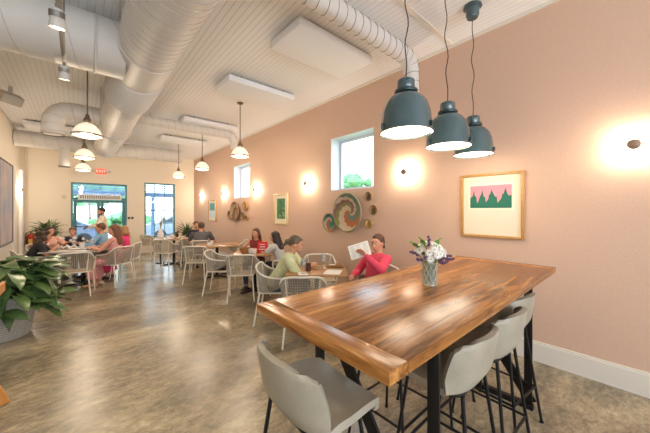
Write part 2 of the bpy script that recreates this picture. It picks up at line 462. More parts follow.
# ------------------------------------------------------------------ ducts
M_duct = mat('painted_sheet_metal', (216, 211, 205), 0.5, 0.0, bump=(30, .05))
def smooth_path(pts, radius, seg=8):
    pts = [V(p) for p in pts]; out = [pts[0]]
    for i in range(1, len(pts) - 1):
        a, b, c = pts[i - 1], pts[i], pts[i + 1]
        d1 = (a - b).normalized(); d2 = (c - b).normalized()
        s = b + d1 * radius; e = b + d2 * radius
        for k in range(seg + 1):
            t = k / seg; out.append(s.lerp(b, t).lerp(b.lerp(e, t), t))
    out.append(pts[-1]); return out
def duct_mb(path, r, rib=.12, ribh=.008, n=28, mb=None):
    L = [0.0]
    for a, b in zip(path[:-1], path[1:]): L.append(L[-1] + (b - a).length)
    tot = L[-1]; cnt = max(1, round(tot / rib)); st = []
    for k in range(cnt + 1):
        s = tot * k / cnt
        st += [(s - .012, 0), (s - .005, ribh), (s + .005, ribh), (s + .012, 0)]
    P, R = [], []
    for s, dr in st:
        s2 = min(max(s, 0), tot)
        for i in range(len(L) - 1):
            if s2 <= L[i + 1] + 1e-9: break
        q = (s2 - L[i]) / max(1e-9, L[i + 1] - L[i]); P.append(path[i].lerp(path[i + 1], q) + (path[i + 1] - path[i]).normalized() * (s - s2) * 0.3); R.append(r + dr)
    return (mb or MB()).tube(P, R, n)
M_rod = mat('hanger_rod', (170, 160, 148), .5, .5)
def seam(parent, path, r, pitch, n=20, m=None):
    L = [0.0]
    for a, b in zip(path[:-1], path[1:]): L.append(L[-1] + (b - a).length)
    tot = L[-1]; N = int(tot / pitch * n); P = []; prev = None
    for k in range(N + 1):
        s = tot * k / N
        i = 0
        while i < len(L) - 2 and s > L[i + 1]: i += 1
        q = (s - L[i]) / max(1e-9, L[i + 1] - L[i]); c = path[i].lerp(path[i + 1], q); t = (path[i + 1] - path[i]).normalized()
        if prev is None: a = V((0, 0, 1))
        else: a = prev
        a = (a - t * a.dot(t)).normalized(); prev = a; b = t.cross(a); th = 2 * PI * k / n
        P.append(c + (a * math.cos(th) + b * math.sin(th)) * (r + .001))
    return MB().tube(P, .0032, 4).build('spiral_seam', m or M_seam, parent)
M_seam = mat('seam_crimp_shade', (184, 176, 167), .6)  # seam toned darker than the duct to stand in for crimp shadow
def hang(parent, x, y, z, n=None):
    MB().tube([(x, y, z), (x, y, CZ)], .006, 6).build('hanger_rod', M_rod, parent)
# main trunk (thing located at its near end)
t = thing('trunk_duct', 'very large round white duct running along the ceiling down the room', 'duct', (.584, -3.1, 3.33))
duct_mb([V((0, 0, 0)), V((0, 6.62, 0))], .28, .8, .0, 40).build('duct_body', M_duct, t); seam(t, [V((0, 1.6, 0)), V((0, 6.62, 0))], .28, .10, 36)
duct_mb([V((0, 7.32, 0)), V((0, 13.05, 0))], .28, .8, .0, 40).build('duct_body', M_duct, t); seam(t, [V((0, 8.3, 0)), V((0, 13.0, 0))], .28, .12, 30)
duct_mb([V((0, 7.32 + .0, 0)), V((0, 8.3, 0))], .286, .075, .02, 40).build('ribbed_collar', M_duct, t)
duct_mb([V((0, 6.62, 0)), V((0, 7.32, 0))], .283, .7, .006, 40).build('tee_section', M_duct, t)
MB().lathe([(.283, 0), (.30, .0), (.305, .02), (.30, .04), (.283, .04)], 40, (0, 10.5, 0), Matrix.Rotation(-PI / 2, 3, 'X')).build('joint_ring', M_duct, t)
for y in (2.0, 6.3, 9.2, 12.0):
    for x in (-.292, .292): MB().tube([(x, y, 0), (x, y, .33)], .005, 6).build('hanger_rod', M_rod, t)
t = thing('branch_duct', 'large round white duct crossing the upper left corner into the trunk duct', 'duct', (XL2 + .1, 3.87, 3.33))
duct_mb([V((0, 0, 0)), V((-XL2 - .1 + .584 - .2, 0, 0))], .288, .55, .004, 36).build('duct_body', M_duct, t); seam(t, [V((1.2, 0, 0)), V((3.9, 0, 0))], .288, .42, 36)
MB().lathe([(.29, 0), (.305, .01), (.29, .03)], 36, (-XL2 - .1 + .12, 0, 0), Matrix.Rotation(PI / 2, 3, 'Y')).build('joint_ring', M_duct, t)
# spiral duct over the big table
t = thing('spiral_duct', 'slim spiral white duct bending down above the teal pendant lamps', 'duct', (.88, 1.98, 3.50))
pth = smooth_path([(0, 0, 0), (2.33, 0, 0), (2.33, 0, -.62)], .2); duct_mb(pth, .098, .115, .001, 24).build('duct_body', M_duct, t); seam(t, pth, .099, .115, 24, mat('seam_deep_crimp_shade', (112, 104, 98), .6))  # dark seam tone carries the crimp shadow in its colour
MB().lathe([(.098, 0), (.112, 0), (.115, -.02), (.1, -.03)], 24, (2.33, 0, -.6)).build('outlet_ring', mat('brass_ring', (200, 165, 100), .4, .7), t)
for x in (.9, 1.9): hang(t, x, .108, -.02)
for ch in t.children:
    if ch.name.startswith('hanger_rod'):
        for v in ch.data.vertices:
            if v.co.z > .5: v.co.z = .16
# far supply duct with two elbows
t = thing('supply_duct', 'round white duct branching right from the trunk toward the pink wall and bending down', 'duct', (.86, 6.9, 3.46))
pth = smooth_path([(0, 0, 0), (2.14, 0, 0), (2.14, 0, -.32)], .2); duct_mb(pth, .10, .17, .001, 24).build('duct_body', M_duct, t); seam(t, pth, .101, .14, 24)
for x in (.3, 1.5): MB().tube([(x, .115, 0), (x, .115, .24)], .005, 6).build('hanger_rod', M_rod, t)
t = thing('elbow_duct', 'white duct arching left off the trunk and bending down above the diners', 'duct', (.31, 6.9, 3.36))
pth = smooth_path([(0, 0, 0), (-.64, 0, 0), (-.64, 0, -.45)], .28); duct_mb(pth, .155, .12, .002, 28).build('duct_body', M_duct, t); seam(t, pth, .157, .14, 28)
MB().lathe([(0, 0), (.13, 0), (.13, -.01), (.155, -.012), (.16, -.02)], 24, (-.64, 0, -.445)).build('outlet_grille', mat('dark_grille', (110, 98, 86), .7), t)
# cross duct near the far wall
t = thing('cross_duct', 'ribbed round white duct running across the room near the far wall', 'duct', (WL + .02, 10.25, 3.36))
duct_mb([V((0, 0, 0)), V((3.75, 0, 0))], .20, .2, .002, 28).build('duct_body', M_duct, t); seam(t, [V((0, 0, 0)), V((3.75, 0, 0))], .201, .24, 28)
MB().tube([(.9, -.05, -.1), (.9, -.05, -.62)], .11, 16).build('drop_outlet', M_duct, t)
MB().lathe([(0, 0), (.1, 0), (.125, .0), (.125, .02)], 20, (.9, -.05, -.64)).build('outlet_grille', mat('dark_grille', (110, 98, 86), .7), t)

# ------------------------------------------------------------------ ceiling panels
M_panel = mat('acoustic_panel_fabric', (240, 240, 242), .9, bump=(90, .2))
PAN = [(1.77, 2.97, 2.42, 3.03, 'white rectangular sound panel nearest the teal lamps under the ceiling'),
       (1.72, 2.92, 4.15, 4.77, 'white sound panel on the ceiling, second from the teal lamps'),
       (1.74, 2.94, 6.62, 7.22, 'white sound panel on the ceiling, third along from the teal lamps'),
       (1.72, 2.92, 8.65, 9.25, 'white sound panel on the ceiling, last before the far wall'),
       (-.95, .1, 9.35, 9.85, 'white sound panel on the ceiling left of the trunk duct')]
for x0, x1, y0, y1, lb in PAN:
    t = thing('ceiling_panel', lb, 'acoustic panel', ((x0 + x1) / 2, (y0 + y1) / 2, 3.54), 0, 'sound panels under the ceiling')
    MB().box((0, 0, .045), (x1 - x0, y1 - y0, .09), bevel=.006).build('panel_board', M_panel, t)
    for sx in (-1, 1):
        MB().tube([(sx * (x1 - x0) * .32, -(y1 - y0) / 2 + .05, .09), (sx * (x1 - x0) * .32, -(y1 - y0) / 2 + .05, .12)], .012, 8).build('spacer', mat('dark_steel', (70, 64, 58), .5, .6), t)

# ceiling speaker / projector bracket at left edge
t = thing('ceiling_speaker', 'small grey angled speaker on the ceiling at the left edge', 'speaker', (-.86, 7.1, 3.66))
MB().box((0, 0, -.2), (.26, .22, .16), Euler((.5, .1, .5)), bevel=.015).build('speaker_case', mat('grey_plastic', (176, 170, 160), .5), t)
MB().bar((0, 0, 0), (0, 0, -.14), .05, .03, (0, 1, 0)).build('bracket', mat('grey_plastic', (176, 170, 160), .5), t)

# ------------------------------------------------------------------ track lights
M_track = mat('track_metal', (150, 145, 138), .4, .6); M_head = mat('track_head_white', (205, 200, 192), .4)
t = thing('track_rail', 'grey lighting track running along the room at upper left', 'light track', (-.10, 0, 3.02))
MB().box((0, 1.75, 0), (.035, 4.1, .03)).build('rail', M_track, t, False)
for y in (.6, 2.0, 3.6): MB().tube([(0, y, .01), (0, y, .64)], .007, 8).build('hanger_rod', M_track, t)
def track_head(label, loc):
    t = thing('track_spotlight', label, 'spotlight', loc, 0, 'spotlights on the ceiling track')
    MB().tube([(0, 0, -.015), (0, 0, -.06)], .012, 8).build('stem', M_track, t)
    R = Matrix.Rotation(.22, 3, 'X')
    MB().lathe([(0, .02), (.030, .02), (.036, 0), (.038, -.04), (.045, -.09), (.047, -.105), (.042, -.105), (.038, -.09)], 24, (0, 0, -.07), R).build('lamp_body', M_head, t)
    fb = MB()
    for k in range(5): fb.lathe([(0, 0), (.044, 0), (.044, -.004), (0, -.004)], 20, (0, .0, -.068 - k * .009), R)
    fb.build('cooling_fin', M_track, t)
    MB().lathe([(0, 0), (.041, 0)], 24, V((0, 0, -.07)) + R @ V((0, 0, -.096)), R).build('lens', mat('lamp_lens', (255, 250, 238), .4, emit=((255, 238, 205), 18)), t)
    light('spot_light', 'SPOT', V((0, 0, -.08)) + R @ V((0, 0, -.16)), 60, (255, 238, 214), .05, (.22, 0, 0), t, spot_size=1.5, spot_blend=.8)
    return t
track_head('white track spotlight nearer the camera, high at upper left', (-.11, 2.70, 3.005))
track_head('white track spotlight at the far end of the ceiling track', (-.10, 3.72, 3.005))
track_head('white track spotlight beyond the top of the photo', (-.10, 1.2, 3.005))

# ------------------------------------------------------------------ dome pendants
M_bronze = mat('brushed_nickel', (140, 128, 110), .35, .85)
M_opal = mat('opal_glass', (250, 244, 232), .35, emit=((255, 236, 204), .75))
def dome_pendant(label, loc):
    zt = CZ - loc[2]
    t = thing('dome_pendant', label, 'pendant lamp', loc, 0, 'white glass dome pendants')
    MB().tube([(0, 0, .27), (0, 0, zt - .02)], .009, 10).build('rod', M_bronze, t)
    K = .89
    MB().lathe([(0, zt), (.06, zt), (.06, zt - .015), (.02, zt - .035), (0, zt - .035)], 24).build('canopy', M_bronze, t)
    MB().lathe([(a * K, b_ * K) for a, b_ in [(0, .34), (.02, .34), (.028, .31), (.034, .28), (.05, .26), (.055, .235), (.03, .2)]], 24).build('socket_cap', M_bronze, t)
    for k in range(4):
        a = k * PI / 2 + .4
        MB().bar((.035 * K * math.cos(a), .035 * K * math.sin(a), .27 * K), (.075 * K * math.cos(a), .075 * K * math.sin(a), .165 * K), .012, .006).build('bracket', M_bronze, t, False)
    g = [(.035, .205), (.075, .185), (.12, .15), (.155, .105), (.178, .055), (.188, .01), (.184, .01), (.172, .055), (.15, .10), (.115, .144), (.07, .178), (.03, .197)]
    MB().lathe([(a * K, b_ * K) for a, b_ in g], 40).build('glass_dome', M_opal, t)
    MB().lathe([(a * K, b_ * K) for a, b_ in [(.188, .018), (.204, .014), (.206, -.008), (.190, -.012), (.186, .0)]], 40).build('metal_ring', M_bronze, t)
    MB().lathe([(a * K, b_ * K) for a, b_ in [(0, -.03), (.08, -.026), (.14, -.015), (.186, .004)]], 40).build('lens', mat('opal_lens', (250, 244, 232), .4, emit=((255, 240, 216), 2.0)), t)
    light('pendant_bulb', 'POINT', (0, 0, -.12), 34, (255, 234, 206), .07, (0, 0, 0), t)
    return t
for x, sd in ((.10, 'left'), (2.38, 'right')):
    for y, w_ in ((5.22, 'nearest'), (7.45, 'middle'), (9.7, 'farthest')):
        dome_pendant('white glass dome pendant with metal ring, %s of the %s row of three' % (w_, sd), (x, y, 2.62))
for x in (.1,):  # unseen extra pendant, added as fill
    for y in (-1.6,): dome_pendant('white glass dome pendant added behind the camera for fill light', (x, y, 2.62))

# ------------------------------------------------------------------ teal pendants
M_tealp = mat('teal_enamel', (70, 92, 97), .2, coat=.6, noise=(3, 1, (62, 84, 88)))
M_lampin = mat('white_enamel_inside', (245, 242, 235), .5)
def teal_pendant(label, loc, canopy, s=1.0):
    t = thing('teal_pendant', label, 'pendant lamp', loc, 0, 'teal enamel pendants over the wooden table')
    prof = [(.0, .42), (.05, .42), (.062, .41), (.064, .335), (.058, .325), (.058, .31), (.09, .298), (.125, .27), (.155, .225), (.173, .16), (.181, .08), (.183, .025), (.189, .010), (.191, -.002), (.184, -.002), (.178, .02), (.174, .08), (.166, .155), (.148, .22), (.118, .262), (.08, .285), (0, .29)]
    prof = [(r, z * .94) for r, z in prof]
    MB().lathe([(r * s, z * s) for r, z in prof], 48).build('shade', M_tealp, t)
    MB().lathe([(r * s, z * s) for r, z in ((.06, .318), (.082, .314), (.085, .303), (.082, .293), (.058, .291))], 40).build('neck_ring', mat('dark_teal_metal', (50, 66, 68), .35, .4), t)
    MB().lathe([(0, .010 * s), (.181 * s, .010 * s)], 48).build('diffuser', mat('lamp_diffuser', (255, 250, 240), .5, emit=((255, 240, 215), 5)), t)
    for a in (.6, 2.7, 4.8):
        MB().box((.19 * s * math.cos(a), .19 * s * math.sin(a), .035 * s), (.018, .018, .04), Euler((0, 0, a)), bevel=.003).build('clip', mat('dark_teal_metal', (50, 66, 68), .35, .4), t)
    MB().tube([(.064 * s * math.cos(3.9), .064 * s * math.sin(3.9), .375 * s), (.07 * s * math.cos(3.9), .07 * s * math.sin(3.9), .375 * s)], .007, 8).build('screw', mat('dark_steel', (70, 64, 58), .5, .6), t)
    c = V(canopy) - V(loc); P = []
    for k in range(21):
        q = k / 20; w_ = .010 * math.sin(q * 19) * math.sin(q * PI)
        P.append(V((c.x * q + w_, c.y * q - w_, .392 * s + (c.z - .12 - .392 * s) * q)))
    MB().tube(P, .0045, 8).build('cord', mat('dark_cord', (66, 50, 42), .7), t)
    z = c.z
    MB().lathe([(0, z), (.085, z), (.088, z - .02), (.07, z - .03), (.062, z - .035), (.062, z - .10), (.05, z - .125), (0, z - .13)], 32, (c.x, c.y, 0)).build('canopy', M_tealp, t)
    light('pendant_bulb', 'POINT', (0, 0, -.06), 11, (255, 236, 208), .16, (0, 0, 0), t)
    return t
teal_pendant('teal metal pendant lamp over the table, nearest the camera', (1.82, 1.165, 2.125), (1.84, 1.165, CZ))
teal_pendant('teal metal pendant lamp over the table, middle of the three', (2.485, 1.165, 2.125), (2.45, 1.17, CZ))
teal_pendant('teal metal pendant lamp over the table, nearest the pink wall', (3.05, 1.165, 2.125), (3.05, 1.17, CZ))

# ------------------------------------------------------------------ wall sconces
M_sc = mat('sconce_metal', (150, 128, 108), .5, .3)
def sconce(label, loc, sgn, e=16):
    t = thing('wall_sconce', label, 'wall light', loc, 0, 'small round sconces along the walls')
    R = Matrix.Rotation(-sgn * PI / 2, 3, 'Y')   # local +z points into the room
    MB().lathe([(0, 0), (.035, 0), (.035, .008), (.012, .012), (.010, .075), (0, .075)], 24, (0, 0, 0), R).build('stem', M_sc, t)
    MB().lathe([(0, .11), (.02, .107), (.036, .098), (.043, .085), (.044, .075), (0, .072)], 28, (0, 0, 0), R).build('cap', M_sc, t)
    light('sconce_bulb', 'POINT', (-sgn * .058, 0, 0.03), e, (255, 234, 206), .012, (0, 0, 0), t)
    light('sconce_bulb', 'POINT', (-sgn * .058, 0, -0.03), e, (255, 234, 206), .012, (0, 0, 0), t)
nm = ['at the right edge of the photo', 'behind the nearest teal lamp', 'right of the large baskets' if False else 'between the green picture and large baskets', 'just right of the small far window', 'left of the small far window', 'closest to the far corner']
for k, y in enumerate((.06, 2.27, 4.58, 6.81, 9.0, 11.2)):
    sconce('small round wall light glowing on the pink wall, ' + nm[k], (WR, y, 2.11), 1, 16 if y > 1 else 12)
sconce('small round wall light added on the pink wall behind the camera for fill', (WR, -2.1, 2.11), 1)  # sconce row carried on out of view to add fill light
sconce('small wall light glowing on the left wall beside the white trim', (WL, 10.75, 2.11), -1)

# ------------------------------------------------------------------ pictures
M_gold = mat('gold_wood_frame', (196, 150, 88), .35, noise=(20, 1, (178, 132, 72)))
M_pale = mat('pale_wood_frame', (216, 190, 140), .45)
M_mat = mat('cream_mat_board', (232, 220, 196), .8)
def picture(label, y0, y1, z0, z1, fm, fw, depth=.035):
    t = thing('framed_picture', label, 'picture', (WR - .002, (y0 + y1) / 2, z0))
    W, Hh = y1 - y0, z1 - z0; f = MB()
    for s in (-1, 1): f.box((-depth / 2, s * (W / 2 - fw / 2), Hh / 2), (depth, fw, Hh), bevel=.003)
    for z in (fw / 2, Hh - fw / 2): f.box((-depth / 2, 0, z), (depth, W - 2 * fw + .004, fw), bevel=.003)
    f.build('frame', fm, t)
    MB().box((-.008, 0, Hh / 2), (.012, W - 2 * fw + .002, Hh - 2 * fw + .002)).build('mat_board', M_mat, t, False)
    return t
t = picture('gold-framed print of pink sky over green jagged peaks beside the teal lamps', .84, 1.49, 1.245, 1.983, M_gold, .028)
def flat(name, parent, pts, m, x=-.0150, th=.0015):   # pts in (y,z) relative to the thing
    MB().poly([(x, a, b) for a, b in pts], (-th, 0, 0)).build(name, m, parent, False)
yc = (.84 + 1.49) / 2; yl, yr, zb, zt_ = 1.385 - yc, .955 - yc, 1.585 - 1.245, 1.845 - 1.245
flat('print_paper', t, [(yl + .025, zb - .03), (yr - .025, zb - .03), (yr - .025, zt_ + .03), (yl + .025, zt_ + .03)], mat('print_paper', (240, 230, 208), .8))
flat('printed_sky', t, [(yl, zb), (yr, zb), (yr, zt_), (yl, zt_)], mat('print_pink', (222, 148, 160), .8), -.0166)
W_ = yr - yl; hh = zt_ - zb
def gp(fx, fz): return (yl + W_ * fx, zb + hh * fz)
pk = [(0, 0), (1, 0), (1, .55), (.93, .52), (.90, .62), (.86, .86), (.82, .62), (.78, .56), (.77, .42), (.72, .30), (.68, .22), (.66, .5), (.62, .5), (.57, .68), (.54, .82), (.50, .62), (.47, .56), (.46, .4), (.40, .25), (.38, .48), (.35, .5), (.33, .62), (.31, .82), (.28, .6), (.25, .52), (.22, .34), (.18, .2), (.16, .5), (.12, .55), (.10, .8), (.07, .56), (.03, .5), (0, .45)]
flat('printed_peaks', t, [gp(*p) for p in pk], mat('print_green', (40, 112, 92), .8), -.0182)
t = picture('pale-framed picture of green leaves hanging between two wall lights', 5.30, 5.88, 1.24, 1.95, M_pale, .03)
M_art = mat('green_leaf_print', (96, 140, 92), .8, noise=(14, 1, (60, 112, 74)))
flat('leaf_print', t, [(-.17, .13), (.17, .13), (.17, .60), (-.17, .60)], M_art)
for i in range(9):
    a = random.uniform(-.13, .13); b = random.uniform(.17, .55)
    q = [(a + .045 * math.cos(k) * (1 if k % 2 else .5), b + .045 * math.sin(k) * (1 if k % 2 else .5)) for k in range(0, 6)]
    flat('leaf_shape', t, q, mat('leaf_print_light', (176, 198, 120) if i % 2 else (70, 120, 96), .8) if False else (mat('print_leaf_light', (168, 190, 116), .8) if i % 2 else mat('print_leaf_dark', (58, 104, 80), .8)), -.0166 - .0003 * i)
t = picture('gold-framed picture with teal top and white lower half near the far corner', 9.68, 10.40, 1.19, 1.93, M_gold, .03)
flat('lower_print', t, [(-.24, .12), (.24, .12), (.24, .38), (-.24, .38)], mat('pale_blue_print', (206, 220, 226), .8))
flat('upper_print', t, [(-.24, .38), (.24, .38), (.24, .64), (-.24, .64)], mat('teal_print', (84, 148, 156), .8, noise=(9, 1, (120, 170, 160))))
# big abstract painting on the left wall
t = thing('abstract_painting', 'large blue and grey abstract painting on the left wall', 'painting', (WL + .001, 9.02, .84))
MB().box((.02, 0, .88), (.036, 1.45, 1.72)).build('canvas', mat('abstract_canvas', (128, 146, 162), .8, noise=(1.7, 1, (206, 172, 154))), t, False)
f = MB()
for s in (-1, 1): f.box((.025, s * .74, .88), (.05, .03, 1.78))
for z in (.005, 1.755): f.box((.025, 0, z), (.05, 1.45, .03))
f.build('frame', mat('dark_brown_frame', (70, 52, 42), .5), t, False)

# ------------------------------------------------------------------ woven baskets
def basket_mat(name, cols, swirl=1.0, scale=1.0):
    m = mat(name, cols[0], .85)
    nt = m.node_tree; b = nt.nodes['Principled BSDF']; tc = nt.nodes['Texture Coordinate']
    sp = nt.nodes.new('ShaderNodeSeparateXYZ'); nt.links.new(tc.outputs['Object'], sp.inputs[0])
    def M(op, a, bb=None, cc=None):
        n = nt.nodes.new('ShaderNodeMath'); n.operation = op
        for i, x in enumerate((a, bb, cc)):
            if x is None: continue
            if isinstance(x, (int, float)): n.inputs[i].default_value = x
            else: nt.links.new(x, n.inputs[i])
        return n.outputs[0]
    ang = M('DIVIDE', M('ARCTAN2', sp.outputs['Z'], sp.outputs['Y']), 2 * PI)
    r2 = M('SQRT', M('ADD', M('MULTIPLY', sp.outputs['Y'], sp.outputs['Y']), M('MULTIPLY', sp.outputs['Z'], sp.outputs['Z'])))
    rn = M('DIVIDE', r2, scale)
    zig = M('MULTIPLY', M('PINGPONG', M('MULTIPLY', ang, 26.0), 1.0), .05)
    v = M('FRACT', M('ADD', M('ADD', M('ADD', M('MULTIPLY', ang, swirl), 1.2), M('MULTIPLY', rn, .65)), zig))
    r = nt.nodes.new('ShaderNodeValToRGB'); r.color_ramp.interpolation = 'CONSTANT'; cr = r.color_ramp
    n = len(cols); cr.elements[0].color = lin(cols[0]); cr.elements[0].position = 0
    cr.elements[1].position = 1 / n; cr.elements[1].color = lin(cols[1])
    for i in range(2, n): cr.elements.new(i / n).color = lin(cols[i])
    nt.links.new(v, r.inputs['Fac']); nt.links.new(r.outputs['Color'], b.inputs['Base Color'])
    rg = M('SINE', M('MULTIPLY', rn, 150.0 if scale > .2 else 60.0))
    bp = nt.nodes.new('ShaderNodeBump'); bp.inputs['Strength'].default_value = .5; bp.inputs['Distance'].default_value = .006
    nt.links.new(rg, bp.inputs['Height']); nt.links.new(bp.outputs['Normal'], b.inputs['Normal'])
    return m
def basket(label, y, z, d, m, rimm, depth=.10, ry=1.0, off=0, group='woven baskets on the pink wall', tilt=0):
    t = thing('woven_basket', label, 'basket', (WR + .004 - off, y, z), 0, group)
    r = d / 2; R = Matrix.Rotation(-PI / 2 + tilt, 3, 'Y'); dp = depth
    p = [(0, .0), (r * .55, .0), (r * .85, dp * .45), (r, dp), (r * .985, dp + .008), (r * .96, dp), (r * .82, dp * .5), (r * .52, .012), (0, .012)]
    R2 = R if ry == 1.0 else R
    MB().lathe(p, 48, (0, 0, 0), R2).build('bowl', m, t)
    P = [R2 @ V((r * math.cos(a), r * math.sin(a), dp)) for a in [2 * PI * k / 48 for k in range(48)]]
    MB().tube(P, .008 if d < .3 else .011, 8, True).build('rim', rimm, t)
    return t
TE, OR, CR, OL, MV, TN = (110, 132, 118), (178, 112, 66), (206, 180, 150), (140, 132, 72), (140, 104, 96), (190, 150, 96)
Mr = mat('basket_rim_grass', (168, 140, 96), .85)
basket('largest coloured swirl basket under the bigger window', 3.40, 1.525, .66, basket_mat('swirl_basket', [TE, TE, OR, OR, CR, CR, OL, MV, CR], 1.0, .33), mat('basket_rim_sage', (136, 142, 110), .85), .09)
basket('teal and orange swirl basket at lower left of the largest basket', 3.885, 1.34, .33, basket_mat('teal_basket', [(60, 122, 112), (90, 150, 136), OR, CR, (60, 122, 112)], 1.0, .17), Mr, .06)
Md = basket_mat('brown_basket', [(140, 112, 82), (120, 94, 70), (168, 138, 100)], 1.0, .08)
My = basket_mat('straw_basket', [(206, 168, 96), (186, 146, 84), (216, 186, 120)], 1.0, .08)
basket('small brown basket, top of the three right of the largest basket', 2.945, 1.785, .145, Md, Mr, .05)
basket('small brown basket, middle of the three right of the largest basket', 2.845, 1.565, .155, Md, Mr, .05)
basket('small straw-yellow basket, bottom of the three right of the largest basket', 2.945, 1.345, .145, My, Mr, .05)
Mb1 = basket_mat('taupe_basket', [(150, 120, 96), (176, 142, 112), (134, 104, 82), (190, 160, 128)], 1.0, .27)
Mb2 = basket_mat('golden_basket', [(190, 150, 84), (168, 126, 70), (206, 172, 110)], 1.0, .13)
g2 = 'far cluster of woven baskets'
basket('large taupe ringed basket in the far cluster under the small window', 8.02, 1.54, .56, Mb1, Mb1, .10, group=g2)
basket('round tan basket at the left of the far basket cluster', 8.42, 1.42, .28, Mb1, Mr, .06, off=.02, group=g2)
basket('golden basket at the upper right of the far cluster', 7.40, 1.685, .25, Mb2, Mr, .06, group=g2)
basket('small golden basket low right in the far cluster', 7.33, 1.36, .15, Mb2, Mr, .05, group=g2)
basket('small dark-centred basket in the middle of the far cluster', 7.60, 1.42, .2, Md, Mr, .05, group=g2)

# ------------------------------------------------------------------ far wall fittings
t = thing('exit_sign', 'red lit exit sign on the cream wall above the door', 'exit sign', (.58, YF, 2.80))
MB().box((0, -.025, .09), (.28, .05, .18), bevel=.006).build('sign_box', mat('exit_sign_face', (238, 120, 96), .5, emit=((255, 70, 45), .5)), t)
cu = bpy.data.curves.new('exit_text', 'FONT'); cu.body = 'EXIT'; cu.size = .125; cu.extrude = .002; cu.align_x = 'CENTER'; cu.align_y = 'CENTER'
ob = bpy.data.objects.new('tmp_text', cu); col.objects.link(ob)
dg = bpy.context.evaluated_depsgraph_get(); dg.update()
me = bpy.data.meshes.new_from_object(ob.evaluated_get(dg)); bpy.data.objects.remove(ob)
lt = bpy.data.objects.new('lettering', me); col.objects.link(lt); lt.parent = t; lt.location = (0, -.0525, .09); lt.rotation_euler = (PI / 2, 0, 0)
me.materials.clear(); me.materials.append(mat('exit_lettering', (255, 226, 214), .5, emit=((255, 210, 195), .9)))
for s in (-1, 1):
    MB().bar((s * .16, -.03, .09), (s * .2, -.04, .09), .02, .02).build('arm', M_head, t)
    MB().lathe([(0, -.02), (.04, -.02), (.045, .03), (0, .035)], 20, (s * .235, -.05, .09), Matrix.Rotation(PI / 2, 3, 'X')).build('emergency_lamp', M_head, t)
t = thing('air_curtain', 'long white slotted air curtain mounted above the double door', 'air curtain', (.57, YF, 1.92))
MB().box((0, -.07, .09), (1.14, .14, .17), bevel=.012).build('housing', M_white, t)
f = MB()
for k in range(19): f.box((-.5 + k * .0555, -.1425, .09), (.03, .006, .11))
f.build('slot_grille', mat('grille_dark', (120, 112, 104), .6), t, False)
t = thing('wall_thermostat', 'small black control on the cream wall right of the door', 'thermostat', (1.42, YF, 1.30))
MB().box((-.05, -.012, 0), (.07, .022, .075), bevel=.004).build('left_switch', mat('black_plastic', (36, 34, 34), .4), t)
MB().box((.05, -.012, 0), (.07, .022, .075), bevel=.004).build('right_switch', mat('black_plastic', (36, 34, 34), .4), t)
t = thing('smoke_detector', 'round cream detector on the wall at upper left of the door', 'detector', (-.33, YF, 2.0))
MB().lathe([(0, .04), (.03, .038), (.055, .02), (.06, 0), (0, 0)], 24, (0, 0, 0), Matrix.Rotation(PI / 2, 3, 'X')).build('cover', mat('cream_plastic', (218, 200, 176), .5), t)
t = thing('fire_extinguisher', 'red fire extinguisher on the far wall in the left corner', 'fire extinguisher', (-1.06, YF - .09, .45))
MB().lathe([(0, 0), (.07, .0), (.075, .02), (.075, .36), (.06, .41), (.025, .44), (0, .45)], 24).build('cylinder_body', mat('red_enamel', (196, 40, 30), .3), t)
MB().box((0, -.077, .2), (.08, .004, .14)).build('label_plate', mat('label_yellow', (226, 196, 90), .6), t, False)
MB().tube([(0, 0, .44), (0, 0, .49)], .018, 10).bar((0, .0, .49), (.10, 0, .51), .02, .012).build('valve', mat('dark_steel', (70, 64, 58), .5, .6), t)
MB().tube([(-.02, 0, .48), (-.09, 0, .45), (-.1, -.01, .3), (-.09, 0, .12)], .01, 8).build('hose', mat('black_plastic', (36, 34, 34), .4), t)
MB().box((0, .082, .22), (.05, .016, .1)).build('wall_bracket', mat('dark_steel', (70, 64, 58), .5, .6), t, False)
